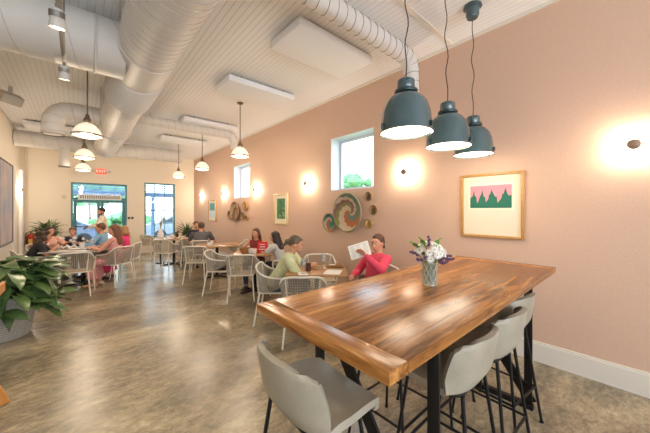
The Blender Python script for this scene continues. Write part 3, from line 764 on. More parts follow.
# ------------------------------------------------------------------ big wooden table
def wood_material():
    m = mat('plank_wood', (160, 108, 62), .28)
    nt = m.node_tree; b = nt.nodes['Principled BSDF']; tc = nt.nodes['Texture Coordinate']
    sp = nt.nodes.new('ShaderNodeSeparateXYZ'); nt.links.new(tc.outputs['Object'], sp.inputs[0])
    pl = nt.nodes.new('ShaderNodeMath'); pl.operation = 'MULTIPLY'; pl.inputs[1].default_value = 1 / .138
    nt.links.new(sp.outputs['Y'], pl.inputs[0])
    fl = nt.nodes.new('ShaderNodeMath'); fl.operation = 'FLOOR'; nt.links.new(pl.outputs[0], fl.inputs[0])
    fr = nt.nodes.new('ShaderNodeMath'); fr.operation = 'FRACT'; nt.links.new(pl.outputs[0], fr.inputs[0])
    of = nt.nodes.new('ShaderNodeMath'); of.operation = 'MULTIPLY'; of.inputs[1].default_value = 3.71; nt.links.new(fl.outputs[0], of.inputs[0])
    cb = nt.nodes.new('ShaderNodeCombineXYZ')
    sx = nt.nodes.new('ShaderNodeMath'); sx.operation = 'ADD'; nt.links.new(sp.outputs['X'], sx.inputs[0]); nt.links.new(of.outputs[0], sx.inputs[1])
    nt.links.new(sx.outputs[0], cb.inputs[0]); nt.links.new(sp.outputs['Y'], cb.inputs[1]); nt.links.new(sp.outputs['Z'], cb.inputs[2])
    mp = nt.nodes.new('ShaderNodeMapping'); mp.inputs['Scale'].default_value = (1.6, 16, 16); nt.links.new(cb.outputs[0], mp.inputs[0])
    n = nt.nodes.new('ShaderNodeTexNoise'); n.inputs['Scale'].default_value = 1.4; n.inputs['Detail'].default_value = 7; n.inputs['Roughness'].default_value = .65; n.inputs['Distortion'].default_value = 1.0
    nt.links.new(mp.outputs[0], n.inputs['Vector'])
    wn = nt.nodes.new('ShaderNodeTexWhiteNoise'); wn.noise_dimensions = '1D'; nt.links.new(fl.outputs[0], wn.inputs['W'])
    ad = nt.nodes.new('ShaderNodeMath'); ad.operation = 'MULTIPLY_ADD'; ad.inputs[1].default_value = .22
    nt.links.new(wn.outputs['Value'], ad.inputs[0]); 
    sb = nt.nodes.new('ShaderNodeMath'); sb.operation = 'SUBTRACT'; sb.inputs[1].default_value = .11
    nt.links.new(n.outputs['Fac'], sb.inputs[0]); nt.links.new(sb.outputs[0], ad.inputs[2])
    r = nt.nodes.new('ShaderNodeValToRGB'); cr = r.color_ramp
    cr.elements[0].position = .3; cr.elements[0].color = lin((98, 58, 24)); cr.elements[1].position = .72; cr.elements[1].color = lin((206, 152, 86))
    for p, c in ((.42, (138, 86, 38)), (.52, (164, 108, 52)), (.62, (184, 128, 66))): cr.elements.new(p).color = lin(c)
    nt.links.new(ad.outputs[0], r.inputs['Fac'])
    ga = nt.nodes.new('ShaderNodeValToRGB'); e = ga.color_ramp.elements; e[0].position = 0; e[0].color = (.35, .35, .35, 1); e[1].position = .025; e[1].color = (1, 1, 1, 1)
    nt.links.new(fr.outputs[0], ga.inputs['Fac'])
    mx = nt.nodes.new('ShaderNodeMix'); mx.data_type = 'RGBA'; mx.blend_type = 'MULTIPLY'; mx.inputs[0].default_value = 1
    nt.links.new(r.outputs['Color'], mx.inputs[6]); nt.links.new(ga.outputs['Color'], mx.inputs[7]); nt.links.new(mx.outputs[2], b.inputs['Base Color'])
    rr = nt.nodes.new('ShaderNodeMapRange'); rr.inputs['To Min'].default_value = .13; rr.inputs['To Max'].default_value = .34
    nt.links.new(n.outputs['Fac'], rr.inputs['Value']); nt.links.new(rr.outputs[0], b.inputs['Roughness'])
    bp = nt.nodes.new('ShaderNodeBump'); bp.inputs['Strength'].default_value = .12; bp.inputs['Distance'].default_value = .01
    nt.links.new(n.outputs['Fac'], bp.inputs['Height']); nt.links.new(bp.outputs['Normal'], b.inputs['Normal'])
    return m
M_wood = wood_material()
M_black = mat('black_steel', (34, 33, 34), .42, .5)
TX0, TX1, TY0, TY1, TT = .695, 3.06, .50, 1.33, 1.07
tb = thing('wooden_table', 'long bar-height table of glossy warm brown planks on black steel legs', 'table', ((TX0 + TX1) / 2, (TY0 + TY1) / 2, 0))
TL, TW = TX1 - TX0, TY1 - TY0
MB().box((0, 0, TT - .0225), (TL - .2, TW, .045), bevel=.004).build('tabletop', M_wood, tb)
for s in (-1, 1):
    o = MB().box((0, 0, 0), (TW, .1, .046), bevel=.004).build('end_board', M_wood, tb)
    o.location = (s * (TL / 2 - .05), 0, TT - .0225); o.rotation_euler = (0, 0, PI / 2)
for nme, X in (('near', 1.07), ('far', 2.66)):
    x = X - (TX0 + TX1) / 2
    lf = MB()
    for y, ddx, ww in ((-.31, .09 if nme == 'near' else 0, .055), (.36, .01, .075)): lf.box((x + ddx, y, (TT - .045) / 2), (.014, ww, TT - .045), bevel=.003)
    lf.box((x, .005, .02), (.05, .70, .04), bevel=.003).box((x, .005, TT - .05), (.07, .74, .012))
    lf.bar((x + .014, .33, TT - .06), (x + .014, -.33, .05), .014, .075, (0, 1, 0))
    lf.build('leg_frame', M_black, tb)
MB().box((0, 0, TT - .075), (1.54, .05, .05)).build('cross_rail', M_black, tb)

# ------------------------------------------------------------------ bar stools
M_uph = mat('greige_leather', (170, 161, 143), .42, noise=(5, 1, (150, 141, 123)), bump=(120, .12))
def shell_pt(u, v):
    pr = [(.20, .675), (.195, .715), (.12, .722), (0, .708), (-.10, .704), (-.155, .722), (-.19, .78), (-.205, .86), (-.215, .93), (-.22, .965)]
    hw = [.200, .212, .232, .242, .245, .244, .240, .232, .222, .190]
    q = u * (len(pr) - 1); i = min(int(q), len(pr) - 2); f = q - i
    f2 = f * f * (3 - 2 * f) * .3 + f * .7
    x = pr[i][0] * (1 - f2) + pr[i + 1][0] * f2; z = pr[i][1] * (1 - f2) + pr[i + 1][1] * f2; w_ = hw[i] * (1 - f2) + hw[i + 1] * f2
    t = (v - .5) * 2; s = abs(t) ** 2.6
    seat = max(0, 1 - abs(u - .38) / .35); back = min(1, max(0, (u - .42) / .25))
    z += s * .035 * seat; x += s * .095 * back * (1.0 - .25 * max(0, u - .75) * 4)
    if u > .86: z -= (abs(t) ** 5) * .05 * (u - .86) / .14
    return (x, t * w_, z)
def make_stool(label, loc, rz):
    t = thing('bar_stool', label, 'bar stool', loc, rz, 'greige bar stools at the wooden table')
    MB().grid(shell_pt, 27, 18).build('seat_shell', M_uph, t, mods=[('SOLIDIFY', dict(thickness=.028, offset=0)), ('BEVEL', dict(width=.009, segments=2, limit_method='ANGLE')), ('SUBSURF', dict(levels=1))])
    m_ = MB()
    m_.tube(smooth_path([(.15, -.15, .685), (-.13, -.15, .685), (-.13, .15, .685), (.15, .15, .685)], .04), .009, 8, True)
    m_.build('seat_frame', M_black, t)
    L = {}
    for sx, sy in ((1, 1), (1, -1), (-1, 1), (-1, -1)):
        p0 = (sx * .14 + (0 if sx > 0 else -.0), sy * .14, .69); p1 = (sx * .22, sy * .215, .008)
        MB().tube([p0, p1], .0095, 10).lathe([(0, 0), (.013, 0), (.013, .014), (0, .014)], 10, (p1[0], p1[1], 0)).build('leg', M_black, t)
        L[(sx, sy)] = (V(p0), V(p1))
    def on(k, z):
        a, b_ = L[k]; q = (z - a.z) / (b_.z - a.z); return a.lerp(b_, q)
    MB().tube([on((1, 1), .26), on((1, -1), .26)], .009, 8).build('footrest', M_black, t)
    MB().tube([on((1, 1), .26), on((-1, 1), .26)], .008, 8).tube([on((1, -1), .26), on((-1, -1), .26)], .008, 8).tube([on((-1, 1), .26), on((-1, -1), .26)], .008, 8).build('side_rail', M_black, t)
    return t
st0 = make_stool('greige bar stool at the left end of the wooden table, nearest the camera', (.80, .99, 0), math.radians(-3))
def stool(label, x, y, deg):
    c = copy_tree(st0); c.location = (x, y, 0); c.rotation_euler = (0, 0, math.radians(deg)); c['label'] = label; return c
stool('greige bar stool on the long near side, first from the camera', 1.475, .70, 91)
stool('greige bar stool on the long near side, middle one', 1.935, .69, 88)
stool('greige bar stool on the long near side, nearest the pink wall', 2.36, .74, 84)
stool('greige bar stool on the far side of the wooden table, only legs showing below it', 1.62, 1.13, -90)
stool('greige bar stool on the far side toward the wall, hidden behind the tabletop', 2.2, 1.13, -88)

# ------------------------------------------------------------------ vase with flowers
VX, VY = 1.72, .925
va = thing('glass_vase', 'lattice-cut clear glass vase of flowers on the wooden table', 'vase', (VX, VY, TT))
M_vg = mat('clear_glass', (225, 235, 225), .05, trans=.9)
MB().lathe([(0, .001), (.043, .001), (.045, .006), (.044, .07), (.048, .148), (.045, .148), (.041, .07), (.041, .012), (0, .012)], 32).build('glass_body', M_vg, va)
lat = MB()
for k in range(9):
    for sg in (-1, 1):
        P = []
        for j in range(13):
            z = .015 + j * .0108; a = 2 * PI * k / 9 + sg * j * .11; r = .0455 + .003 * max(0, (z - .07) / .078)
            P.append((r * math.cos(a), r * math.sin(a), z))
        lat.tube(P, .0017, 5)
lat.tube([(.047 * math.cos(a), .047 * math.sin(a), .146) for a in [2 * PI * k / 24 for k in range(24)]], .002, 6, True)
lat.build('lattice_pattern', mat('pale_wire', (176, 170, 150), .4, .4), va)
M_pet = mat('white_petal', (232, 229, 220), .7); M_cen = mat('yellow_green_centre', (176, 158, 50), .7); M_stem = mat('green_stem', (84, 116, 56), .6)
M_pur = mat('purple_sprig', (92, 62, 96), .7); M_leafb = mat('bright_leaf', (96, 156, 52), .5)
def daisy(label):
    t = thing('white_daisy', label, 'flower', (0, 0, 0), 0, 'white daisies in the glass vase')
    p = MB()
    for ring, (n, r0, z0) in enumerate(((12, .027, 0), (9, .019, .004))):
        for k in range(n):
            a = 2 * PI * k / n + ring * .2; R = Matrix.Rotation(a, 3, 'Z') @ Matrix.Rotation(-.25 - ring * .3, 3, 'Y')
            p.ell(R @ V((r0 * .55, 0, 0)) + V((0, 0, z0)), (r0 * .5, .0042, .0014), R, 8)
    p.build('petals', M_pet, t)
    MB().ell((0, 0, .004), (.0095, .0095, .006), seg=12).build('flower_centre', M_cen, t)
    return t
rd = random.Random(5)
cx_, cz_ = 0, .205
right = V((CS, -SN, 0)); fwd = V((SN, CS, 0)); upv = V((0, 0, 1))
fl = [(-.075, .02, -.02), (-.05, .045, .02), (-.085, .0, .03), (-.02, .06, .01), (.01, .03, -.06), (-.025, .01, -.055), (-.015, -.03, -.05), (.025, -.005, -.06), (.03, .055, 0), (.055, .04, -.03), (.075, .015, -.02), (.09, .03, .02), (.105, .01, .0), (.06, .05, .03), (.09, -.01, -.02), (.0, .06, .05), (.05, .0, -.05)]
d0 = None; STEMS = []
for i, (a, b_, c) in enumerate(fl):
    pos = V((VX, VY, TT)) + right * a * .9 + upv * (cz_ + b_) + fwd * c
    d = (right * a * 1.1 + upv * (.03 + b_) + fwd * (c - .05)).normalized()
    if d0 is None: d0 = daisy('white daisy in the mixed bouquet in the glass vase'); t = d0
    else: t = copy_tree(d0)
    t.location = pos; t.rotation_euler = V((0, 0, 1)).rotation_difference(d).to_euler()
    base = V((VX, VY, TT + .02)) + right * a * .2 + fwd * c * .2
    M = Matrix.Translation(pos) @ t.rotation_euler.to_matrix().to_4x4(); Mi = M.inverted()
    mid = V((VX, VY, TT + .145)) + right * a * .35 + fwd * c * .35
    STEMS.append((t, [Mi @ base, Mi @ mid, V((0, 0, -.004))]))
for t, P in STEMS: MB().tube(P, .0016, 6).build('stem', M_stem, t)
for i, (a, b_, c) in enumerate([(.12, -.055, 0), (.14, -.01, .01), (.085, -.055, -.03), (.06, -.02, -.07), (-.12, .02, -.01), (-.09, -.03, -.03), (-.05, -.01, -.06), (-.01, .115, -.01), (.15, -.025, -.02), (-.07, .05, .0)]):
    tip = V((VX, VY, TT)) + right * a + upv * (cz_ + b_ - .005) + fwd * c; base = V((VX, VY, TT + .15)) + right * a * .2 + fwd * c * .2
    t = thing('purple_sprig', 'dark purple flower sprig poking out of the daisy bouquet', 'flower', tip, 0, 'purple sprigs in the glass vase')
    d = (tip - base); s_ = MB().tube([-d, -d * .5 + V((0, 0, .012)), (0, 0, 0)], .0015, 6); s_.build('stem', M_stem, t)
    q = MB()
    for k in range(9):
        f = 1 - k / 9 * .42
        q.ell(V((rd.uniform(-.006, .006), rd.uniform(-.006, .006), rd.uniform(-.006, .006))) - d * (1 - f), (.008, .008, .008), seg=8)
    q.build('buds', M_pur, t)
def leaf_grid(L, W, droop, fold=.15):
    def fn(u, v):
        t = (v - .5) * 2; w_ = W * (math.sin(PI * min(1, u ** .8 * 1.0)) ** .8) * (1 - .25 * u)
        return (L * u * (1 - .12 * droop * u), t * w_, -droop * L * u * u * .6 + abs(t) * w_ * fold + .012 * math.sin(u * 9 + t) * abs(t))
    return fn
def add_leaf(mb, base, az, el, L, W, droop, roll=0, nu=8):
    R = Matrix.Rotation(az, 3, 'Z') @ Matrix.Rotation(-el, 3, 'Y') @ Matrix.Rotation(roll, 3, 'X')
    fn = leaf_grid(L, W, droop); b0 = V(base)
    mb.grid(lambda u, v: b0 + R @ V(fn(u, v)), nu, 4)
for i, (a, b_, ang) in enumerate([(-.06, .10, 2.6), (-.02, .105, 1.9), (.02, .09, .6)]):
    p = V((VX, VY, TT + cz_ - .04)) + right * a * .3
    t = thing('green_leaf', 'bright green leaf standing up at the top of the daisy bouquet', 'leaf', p, 0, 'green leaves in the glass vase')
    m_ = MB(); d = right * a + upv * (b_ + .0)
    az = math.atan2(d.y, d.x); el = math.atan2(d.z, math.hypot(d.x, d.y))
    add_leaf(m_, d * .3, az, el, .13, .034, .5)
    m_.build('leaf_blade', M_leafb, t, mods=[('SOLIDIFY', dict(thickness=.001))])
    MB().tube([(0, 0, -.1), (0, 0, 0), d * .32], .002, 6).build('stem', M_stem, t)

# ------------------------------------------------------------------ woven dining chairs
M_cf = mat('cream_powder_coat', (232, 226, 212), .4); M_wv = mat('taupe_woven_cord', (176, 166, 150), .8); M_cs = mat('cream_seat_weave', (206, 190, 164), .75, bump=(60, .3))
arm = [(.17, .25, .44), (.185, .265, .60), (.15, .272, .645), (.02, .274, .655), (-.11, .268, .68), (-.20, .252, .735), (-.235, .215, .785), (-.25, .13, .80), (-.255, 0, .80)]
armf = arm + [(x, -y, z) for x, y, z in reversed(arm[:-1])]
def cr_path(P, n=5):
    P = [V(p) for p in P]; out = []
    for i in range(len(P) - 1):
        a, b_, c, d = P[max(i - 1, 0)], P[i], P[i + 1], P[min(i + 2, len(P) - 1)]
        for k in range(n):
            t = k / n; out.append(.5 * ((2 * b_) + (c - a) * t + (2 * a - 5 * b_ + 4 * c - d) * t * t + (3 * b_ - a - 3 * c + d) * t ** 3))
    out.append(P[-1]); return out
def sample(P, t):
    q = t * (len(P) - 1); i = min(int(q), len(P) - 2); return P[i].lerp(P[i + 1], q - i)
TOPC = cr_path(armf[1:-1], 6)
LOW = cr_path([(.175, .255, .585), (.08, .245, .52), (-.05, .24, .465), (-.15, .22, .455), (-.20, .13, .455), (-.212, 0, .455)] + [(x, -y, z) for x, y, z in [(-.20, .13, .455), (-.15, .22, .455), (-.05, .24, .465), (.08, .245, .52), (.175, .255, .585)]], 6)
def make_chair(label, loc, rz, group):
    t = thing('woven_armchair', label, 'chair', loc, rz, group)
    MB().tube(cr_path(armf, 6), .013, 8).build('arm_frame', M_cf, t)
    MB().grid(lambda u, v: sample(LOW, u).lerp(sample(TOPC, u), v), 60, 18).build('woven_back', M_wv, t, smooth=False, mods=[('WIREFRAME', dict(thickness=.010, use_even_offset=False))])
    MB().tube(smooth_path([(.20, -.235, .44), (-.21, -.2, .44), (-.21, .2, .44), (.20, .235, .44)], .06), .011, 8, True).build('seat_frame', M_cf, t)
    MB().grid(lambda u, v: (-.2 + .4 * u, (v - .5) * 2 * (.195 + .03 * u), .448 - .012 * math.sin(PI * u) * math.sin(PI * v)), 8, 8).build('seat', M_cs, t, mods=[('SOLIDIFY', dict(thickness=.018, offset=-1)), ('BEVEL', dict(width=.005, segments=2, limit_method='ANGLE'))])
    for sy in (1, -1):
        MB().tube([(.18, sy * .235, .44), (.235, sy * .255, .0)], [.0135, .0105], 8).build('leg', M_cf, t)
        MB().tube([(-.195, sy * .185, .44), (-.27, sy * .225, .0)], [.0135, .0105], 8).build('leg', M_cf, t)
    for sy in (1, -1): MB().tube([(-.205, sy * .165, .455), (-.235, sy * .2, .785)], .008, 6).build('back_stay', M_cf, t)
    return t
ch0 = None
def chair(label, u, D, deg, group, dx=0):
    global ch0
    p = at(u, D)
    if ch0 is None:
        ch0 = make_chair(label, p, yaw(deg), group); return ch0
    c = copy_tree(ch0); c.location = p; c.rotation_euler = (0, 0, yaw(deg)); c['label'] = label; c['group'] = group; return c
GA, GB, GC, GD = 'chairs at the table nearest the wooden table', 'chairs at the table with the red menu', 'chairs at the far tables by the pink wall', 'chairs around the large table on the left'
chair('cream woven armchair seen from behind, its back rising over the wooden table edge', 303.5, 3.42, 92, GA)
chair('cream woven armchair holding the woman in the pale green blouse', 276, 4.0, 2, GA)
chair('cream woven armchair holding the woman in the pink shirt', 376, 3.72, 188, GA)
chair('empty cream woven armchair against the pink wall between wine glasses', 320, 4.62, 275, GA)
chair('cream woven armchair seen from behind in front of the red menu', 242.5, 5.02, 100, GB)
chair('cream woven armchair facing right with a black bag on its seat', 221, 5.35, 5, GB)
chair('cream woven armchair holding the woman in the dark red tank top', 258, 5.98, 268, GB)
chair('cream woven armchair holding the woman with long dark hair', 286, 5.35, 175, GB)
chair('cream woven armchair seen from behind, left of the one with the bag', 198, 6.2, 96, GC)
chair('empty cream woven armchair standing behind the second table by the pink wall', 240, 7.05, 221, GC)
chair('cream woven armchair holding the man in the grey T-shirt', 203, 7.35, 100, GC)
chair('cream woven armchair holding the diner in black beyond the man in grey', 192.5, 8.4, 300, GC)
chair('cream woven armchair seen from behind before the table with dried grass', 166.5, 7.55, 88, GC)
chair('cream woven armchair turned sideways right of the dried-grass table', 187, 7.95, 131, GC)
chair('cream woven armchair standing alone below the tall gridded window', 152, 9.0, 75, GC)
chair('cream woven armchair seen from behind at the left table beside the big plant', 76, 5.2, 126, GD)
chair('cream woven armchair holding the woman in the pink floral dress', 115.5, 5.98, 165, GD)
chair('cream woven armchair holding the woman with curly dark hair', 30, 5.55, 55, GD)

# ------------------------------------------------------------------ dining tables
M_tw = mat('oak_tabletop', (182, 138, 88), .3, noise=(5, 1, (160, 116, 70)), coat=.2)
M_tm = mat('pale_stone_top', (206, 200, 196), .2, noise=(4, 1, (190, 182, 176)))
def table(label, u, D, rz, L, W, m, name='dining_table'):
    p = at(u, D); t = thing(name, label, 'table', p, rz, 'pedestal dining tables')
    MB().box((0, 0, .735), (L, W, .03), bevel=.006).build('tabletop', m, t)
    MB().tube([(0, 0, .02), (0, 0, .71)], .035, 16).build('pedestal', M_black, t)
    b_ = MB()
    for k in range(4):
        a = k * PI / 2 + PI / 4; b_.bar((0, 0, .03), (.3 * math.cos(a), .3 * math.sin(a), .016), .06, .028)
    b_.build('base', M_black, t); MB().box((0, 0, .712), (L * .5, .06, .015)).box((0, 0, .712), (.06, W * .6, .015)).build('top_bracket', M_black, t)
    return t, p
t1, p1 = table('square oak table between the woman in pale green and the woman in pink', 317, 3.83, yaw(0), .80, .62, M_tw)
t0, p0 = table('oak table under the red menu and wooden bowl', 254, 5.48, yaw(8), .72, .72, M_tw)
t2, p2 = table('oak table in front of the man in the grey T-shirt', 217, 6.72, yaw(15), .95, .75, M_tw)
t3, p3 = table('far table with dried grass vase and dishes below the tall window', 174, 8.25, yaw(15), .95, .75, M_tw)
t4, p4 = table('large pale-topped table with a group of diners at the left', 83, 6.02, yaw(15), 1.0, 1.0, M_tm)

# ------------------------------------------------------------------ tableware
M_gl = mat('wine_glass_clear', (240, 244, 246), .08, trans=.8)
def wineglass(label, u, D, z=.75, g='wine glasses on the dining tables'):
    t = thing('wine_glass', label, 'glass', at(u, D, z), 0, g)
    MB().lathe([(0, .0), (.034, .0), (.034, .003), (.006, .008), (.004, .02), (.004, .075), (.01, .085)], 24).build('stem', M_gl, t)
    MB().lathe([(0, .084), (.02, .09), (.036, .115), (.04, .145), (.034, .19), (.032, .19), (.038, .145), (.034, .117), (.018, .094), (0, .088)], 24).build('bowl', M_gl, t)
    return t
wineglass('clear wine glass before the woman in the pale green blouse', 303.5, 3.6)
wineglass('clear wine glass in the middle, beside the large white menu', 324, 3.95)
wineglass('clear wine glass on the left group table', 92, 6.1)
t = thing('dark_tumbler', 'small dark red tumbler beside the wine glass', 'glass', at(308.5, 3.75, .75))
MB().lathe([(0, .002), (.03, .002), (.037, .10), (.034, .10), (.028, .008), (0, .008)], 20).build('tumbler_body', mat('dark_glass_red', (80, 42, 36), .1), t)
MB().lathe([(0, .085), (.0325, .085)], 20).build('drink', mat('dark_drink', (52, 26, 22), .1), t)
M_paper = mat('white_paper', (240, 236, 228), .8); M_print = mat('grey_print', (160, 154, 148), .9)
def sheet(label, u, D, rz, L, W, z=.7515, name='paper_menu', m=M_paper):
    t = thing(name, label, 'paper', at(u, D, z), rz)
    MB().box((0, 0, .0008), (L, W, .0015)).build('sheet', m, t, False)
    q = MB()
    for c in (-1, 1):
        for k in range(7): q.box((-L * .38 + k * L * .125, c * W * .22, .0018), (.004, W * .32, .0004))
    q.build('print_lines', M_print, t, False)
    return t
sheet('white paper menu lying at the right of the square table', 333, 3.68, yaw(-12), .21, .28)
sheet('white paper lying before the woman in the pale green blouse', 303, 3.58, yaw(10), .12, .18)
t = thing('wooden_tray', 'small light wooden tray at the back right of the square table', 'tray', at(335, 4.03, .751), yaw(0))
MB().box((0, 0, .01), (.22, .12, .018), bevel=.004).box((0, .055, .02), (.22, .01, .03)).box((0, -.055, .02), (.22, .01, .03)).build('tray_body', M_tw, t)
MB().lathe([(0, .021), (.04, .021), (.05, .028), (.0, .027)], 20, (-.04, 0, 0)).build('dish', M_white, t)
# T0 items
t = thing('wooden_bowl', 'tan wooden bowl on the table left of the red menu', 'bowl', at(245, 5.32, .75))
MB().lathe([(0, .002), (.06, .002), (.095, .05), (.10, .10), (.094, .10), (.088, .052), (.05, .015), (0, .015)], 28).build('bowl_body', mat('tan_wood_bowl', (176, 124, 64), .5, noise=(12, 1, (150, 100, 50))), t)
MB().lathe([(.0955, .085), (.1035, .09), (.1035, .10), (.097, .103)], 28).build('rim_band', mat('dark_band', (130, 86, 44), .5), t)
def cup(label, u, D, s=1.0, z=.75):
    t = thing('white_cup', label, 'cup', at(u, D, z), rd.uniform(0, 6), 'white cups on the dining tables')
    MB().lathe([(0, .002), (.026 * s, .002), (.038 * s, .04 * s), (.04 * s, .08 * s), (.036 * s, .08 * s), (.034 * s, .04 * s), (0, .01)], 20).build('cup_body', M_white, t)
    MB().tube(cr_path([(.036 * s, 0, .068 * s), (.06 * s, 0, .06 * s), (.06 * s, 0, .035 * s), (.036 * s, 0, .026 * s)], 4), .005 * s, 6).build('handle', M_white, t)
cup('white cup beside the wooden bowl', 250.5, 5.3, 1.2); cup('white cup against the red menu', 254.5, 5.25, 1.0)
cup('white cup on the table before the man in grey', 211, 6.6, 1.3); cup('small white cup at the front of the far table', 168, 8.0, 1.2)
cup('small white cup at the centre of the far table', 172, 8.2, 1.4); cup('white cup on the left group table before the boy', 82, 6.1, 1.3)
t = thing('red_menu', 'bright red menu board standing on the table before the tank-top woman', 'menu', at(262, 5.35, .75), yaw(0))
m_ = Matrix.Rotation(-.25, 3, 'X')
MB().box((0, .03, .105), (.19, .012, .21), Euler((-.25, 0, 0)), bevel=.002).build('front_board', mat('red_card', (206, 28, 30), .45), t)
MB().box((0, .085, .10), (.19, .012, .21), Euler((.25, 0, 0)), bevel=.002).build('back_board', mat('red_card', (206, 28, 30), .45), t)
q = MB()
for k in range(3): q.box((0, .031 + .012 - .0035 + (k - 1) * .0118 - .0175, .115 + (k - 1) * .045), (.10 if k else .12, .002, .014), Euler((-.25, 0, 0)))
q.build('white_lettering', M_white, t, False)
# T2 condiment jar, T3 objects
t = thing('sugar_pourer', 'small white lidded jar on the table before the man in grey', 'jar', at(209, 6.55, .75))
MB().lathe([(0, 0), (.04, 0), (.045, .02), (.04, .08), (0, .085)], 20).build('jar_body', M_white, t); MB().lathe([(0, .084), (.035, .083), (.03, .105), (.012, .12), (0, .122)], 20).build('lid', M_bronze, t)
t = thing('tall_vase', 'tall white vase of dried grass standing before the gridded window', 'vase', at(160.5, 8.4, .0))
MB().tube([(0, 0, .0), (0, 0, .02)], .13, 20).tube([(0, 0, .02), (0, 0, .68)], .02, 12).lathe([(0, .68), (.14, .68), (.14, .70), (0, .70)], 24).build('stand', M_black, t)
MB().lathe([(0, .70), (.06, .70), (.085, .78), (.08, .88), (.045, .98), (.04, 1.02), (.045, 1.04), (.038, 1.04), (0, 1.0)], 24).build('vase_body', M_white, t)
q = MB()
for k in range(16):
    a = rd.uniform(0, 6.28); s = rd.uniform(.03, .20); z1 = rd.uniform(1.3, 1.62)
    q.tube([(0, 0, 1.0), (s * .3 * math.cos(a), s * .3 * math.sin(a), 1.22), (s * math.cos(a), s * math.sin(a), z1)], [.004, .004, .001], 5)
    q.ell((s * .8 * math.cos(a), s * .8 * math.sin(a), z1 - .09), (.010, .010, .07), V((0, 0, 1)).rotation_difference(V((s * math.cos(a) * .7, s * math.sin(a) * .7, .38))).to_matrix(), 8)
q.build('dried_grass', mat('dried_grass', (158, 150, 92), .8), t)
def potplant(name, label, u, D, z, h, n, rgb, spread, potm, pot=(.07, .11), seed=3, W=.02, cat='plant'):
    r_ = random.Random(seed); t = thing(name, label, cat, at(u, D, z))
    MB().lathe([(0, .002), (pot[0] * .75, .002), (pot[0], pot[1]), (pot[0] * .9, pot[1]), (pot[0] * .85, pot[1] * .85), (0, pot[1] * .85)], 24).build('pot', potm, t)
    f = MB()
    for k in range(n):
        el = r_.uniform(.35, 1.45); add_leaf(f, (0, 0, pot[1] * .85 + r_.uniform(0, h * .35)), r_.uniform(0, 6.28), el, h * r_.uniform(.6, 1) * spread, W, r_.uniform(.3, .9), nu=6)
    f.tube([(0, 0, pot[1] * .7), (0, 0, pot[1] + h * .35)], .012, 6)
    f.build('foliage', mat(name + '_leaf', rgb, .5, noise=(7, 1, tuple(int(c * .7) for c in rgb))), t, mods=[('SOLIDIFY', dict(thickness=.0012))])
    return t
potplant('table_plant', 'small dark potted plant on the far table', 177, 8.5, .75, .16, 16, (90, 96, 60), 1, mat('dark_pot', (70, 60, 54), .6), (.05, .09), 4)
potplant('dracaena', 'spiky green potted dracaena in the corner between cream and pink walls', 186.5, 10.1, .0, .75, 60, (92, 120, 60), .8, mat('grey_pot', (130, 124, 116), .7), (.22, .62), 8, .026)
potplant('dracaena', 'spiky green potted dracaena behind the left group of diners', 47, 8.0, .0, 1.0, 170, (104, 104, 70), .46, mat('grey_pot', (130, 124, 116), .7), (.22, .80), 9, .028)
for lb, u, D in (('white plate on the far table in front', 169, 7.95), ('white plate on the left group table', 76, 5.85), ('white plate on the left group table at its right end', 90, 5.9)):
    t = thing('dinner_plate', lb, 'plate', at(u, D, .751), 0, 'white plates on the dining tables')
    MB().lathe([(0, 0), (.07, 0), (.12, .016), (.118, .02), (.07, .006), (0, .006)], 32).build('plate_body', M_white, t)
    MB().lathe([(.112, .0165), (.121, .0165), (.121, .0215), (.112, .0205)], 32).build('rim', M_white, t)
for lb, u, D, c in (('crumpled white napkin on the left group table', 69, 6.0, (236, 232, 228)), ('crumpled pale napkin on the far table', 181, 8.15, (230, 214, 190))):
    t = thing('napkin', lb, 'napkin', at(u, D, .752), .4)
    MB().grid(lambda a, b_: ((a - .5) * .22, (b_ - .5) * .16, .035 + .03 * math.sin(a * 11 + b_ * 5) * math.cos(b_ * 9)), 16, 14).build('cloth', mat('napkin_cloth_%d' % c[2], c, .85), t, mods=[('SOLIDIFY', dict(thickness=.004))])
t = thing('shoulder_bag', 'black soft bag lying on the seat of the empty side chair', 'bag', at(222, 5.35, .452), yaw(5))
MB().hull([((-.1, -.1, .04), .04), ((.1, -.1, .035), .035), ((-.1, .1, .045), .045), ((.1, .1, .035), .035), ((0, 0, .07), .05)]).build('bag_body', mat('black_leather', (40, 38, 38), .5), t, mods=[('SUBSURF', dict(levels=1))])
MB().tube(cr_path([(-.1, -.08, .09), (-.05, -.1, .14), (.04, -.1, .14), (.1, -.08, .07)], 5), .007, 6).build('strap', mat('black_leather', (40, 38, 38), .5), t)

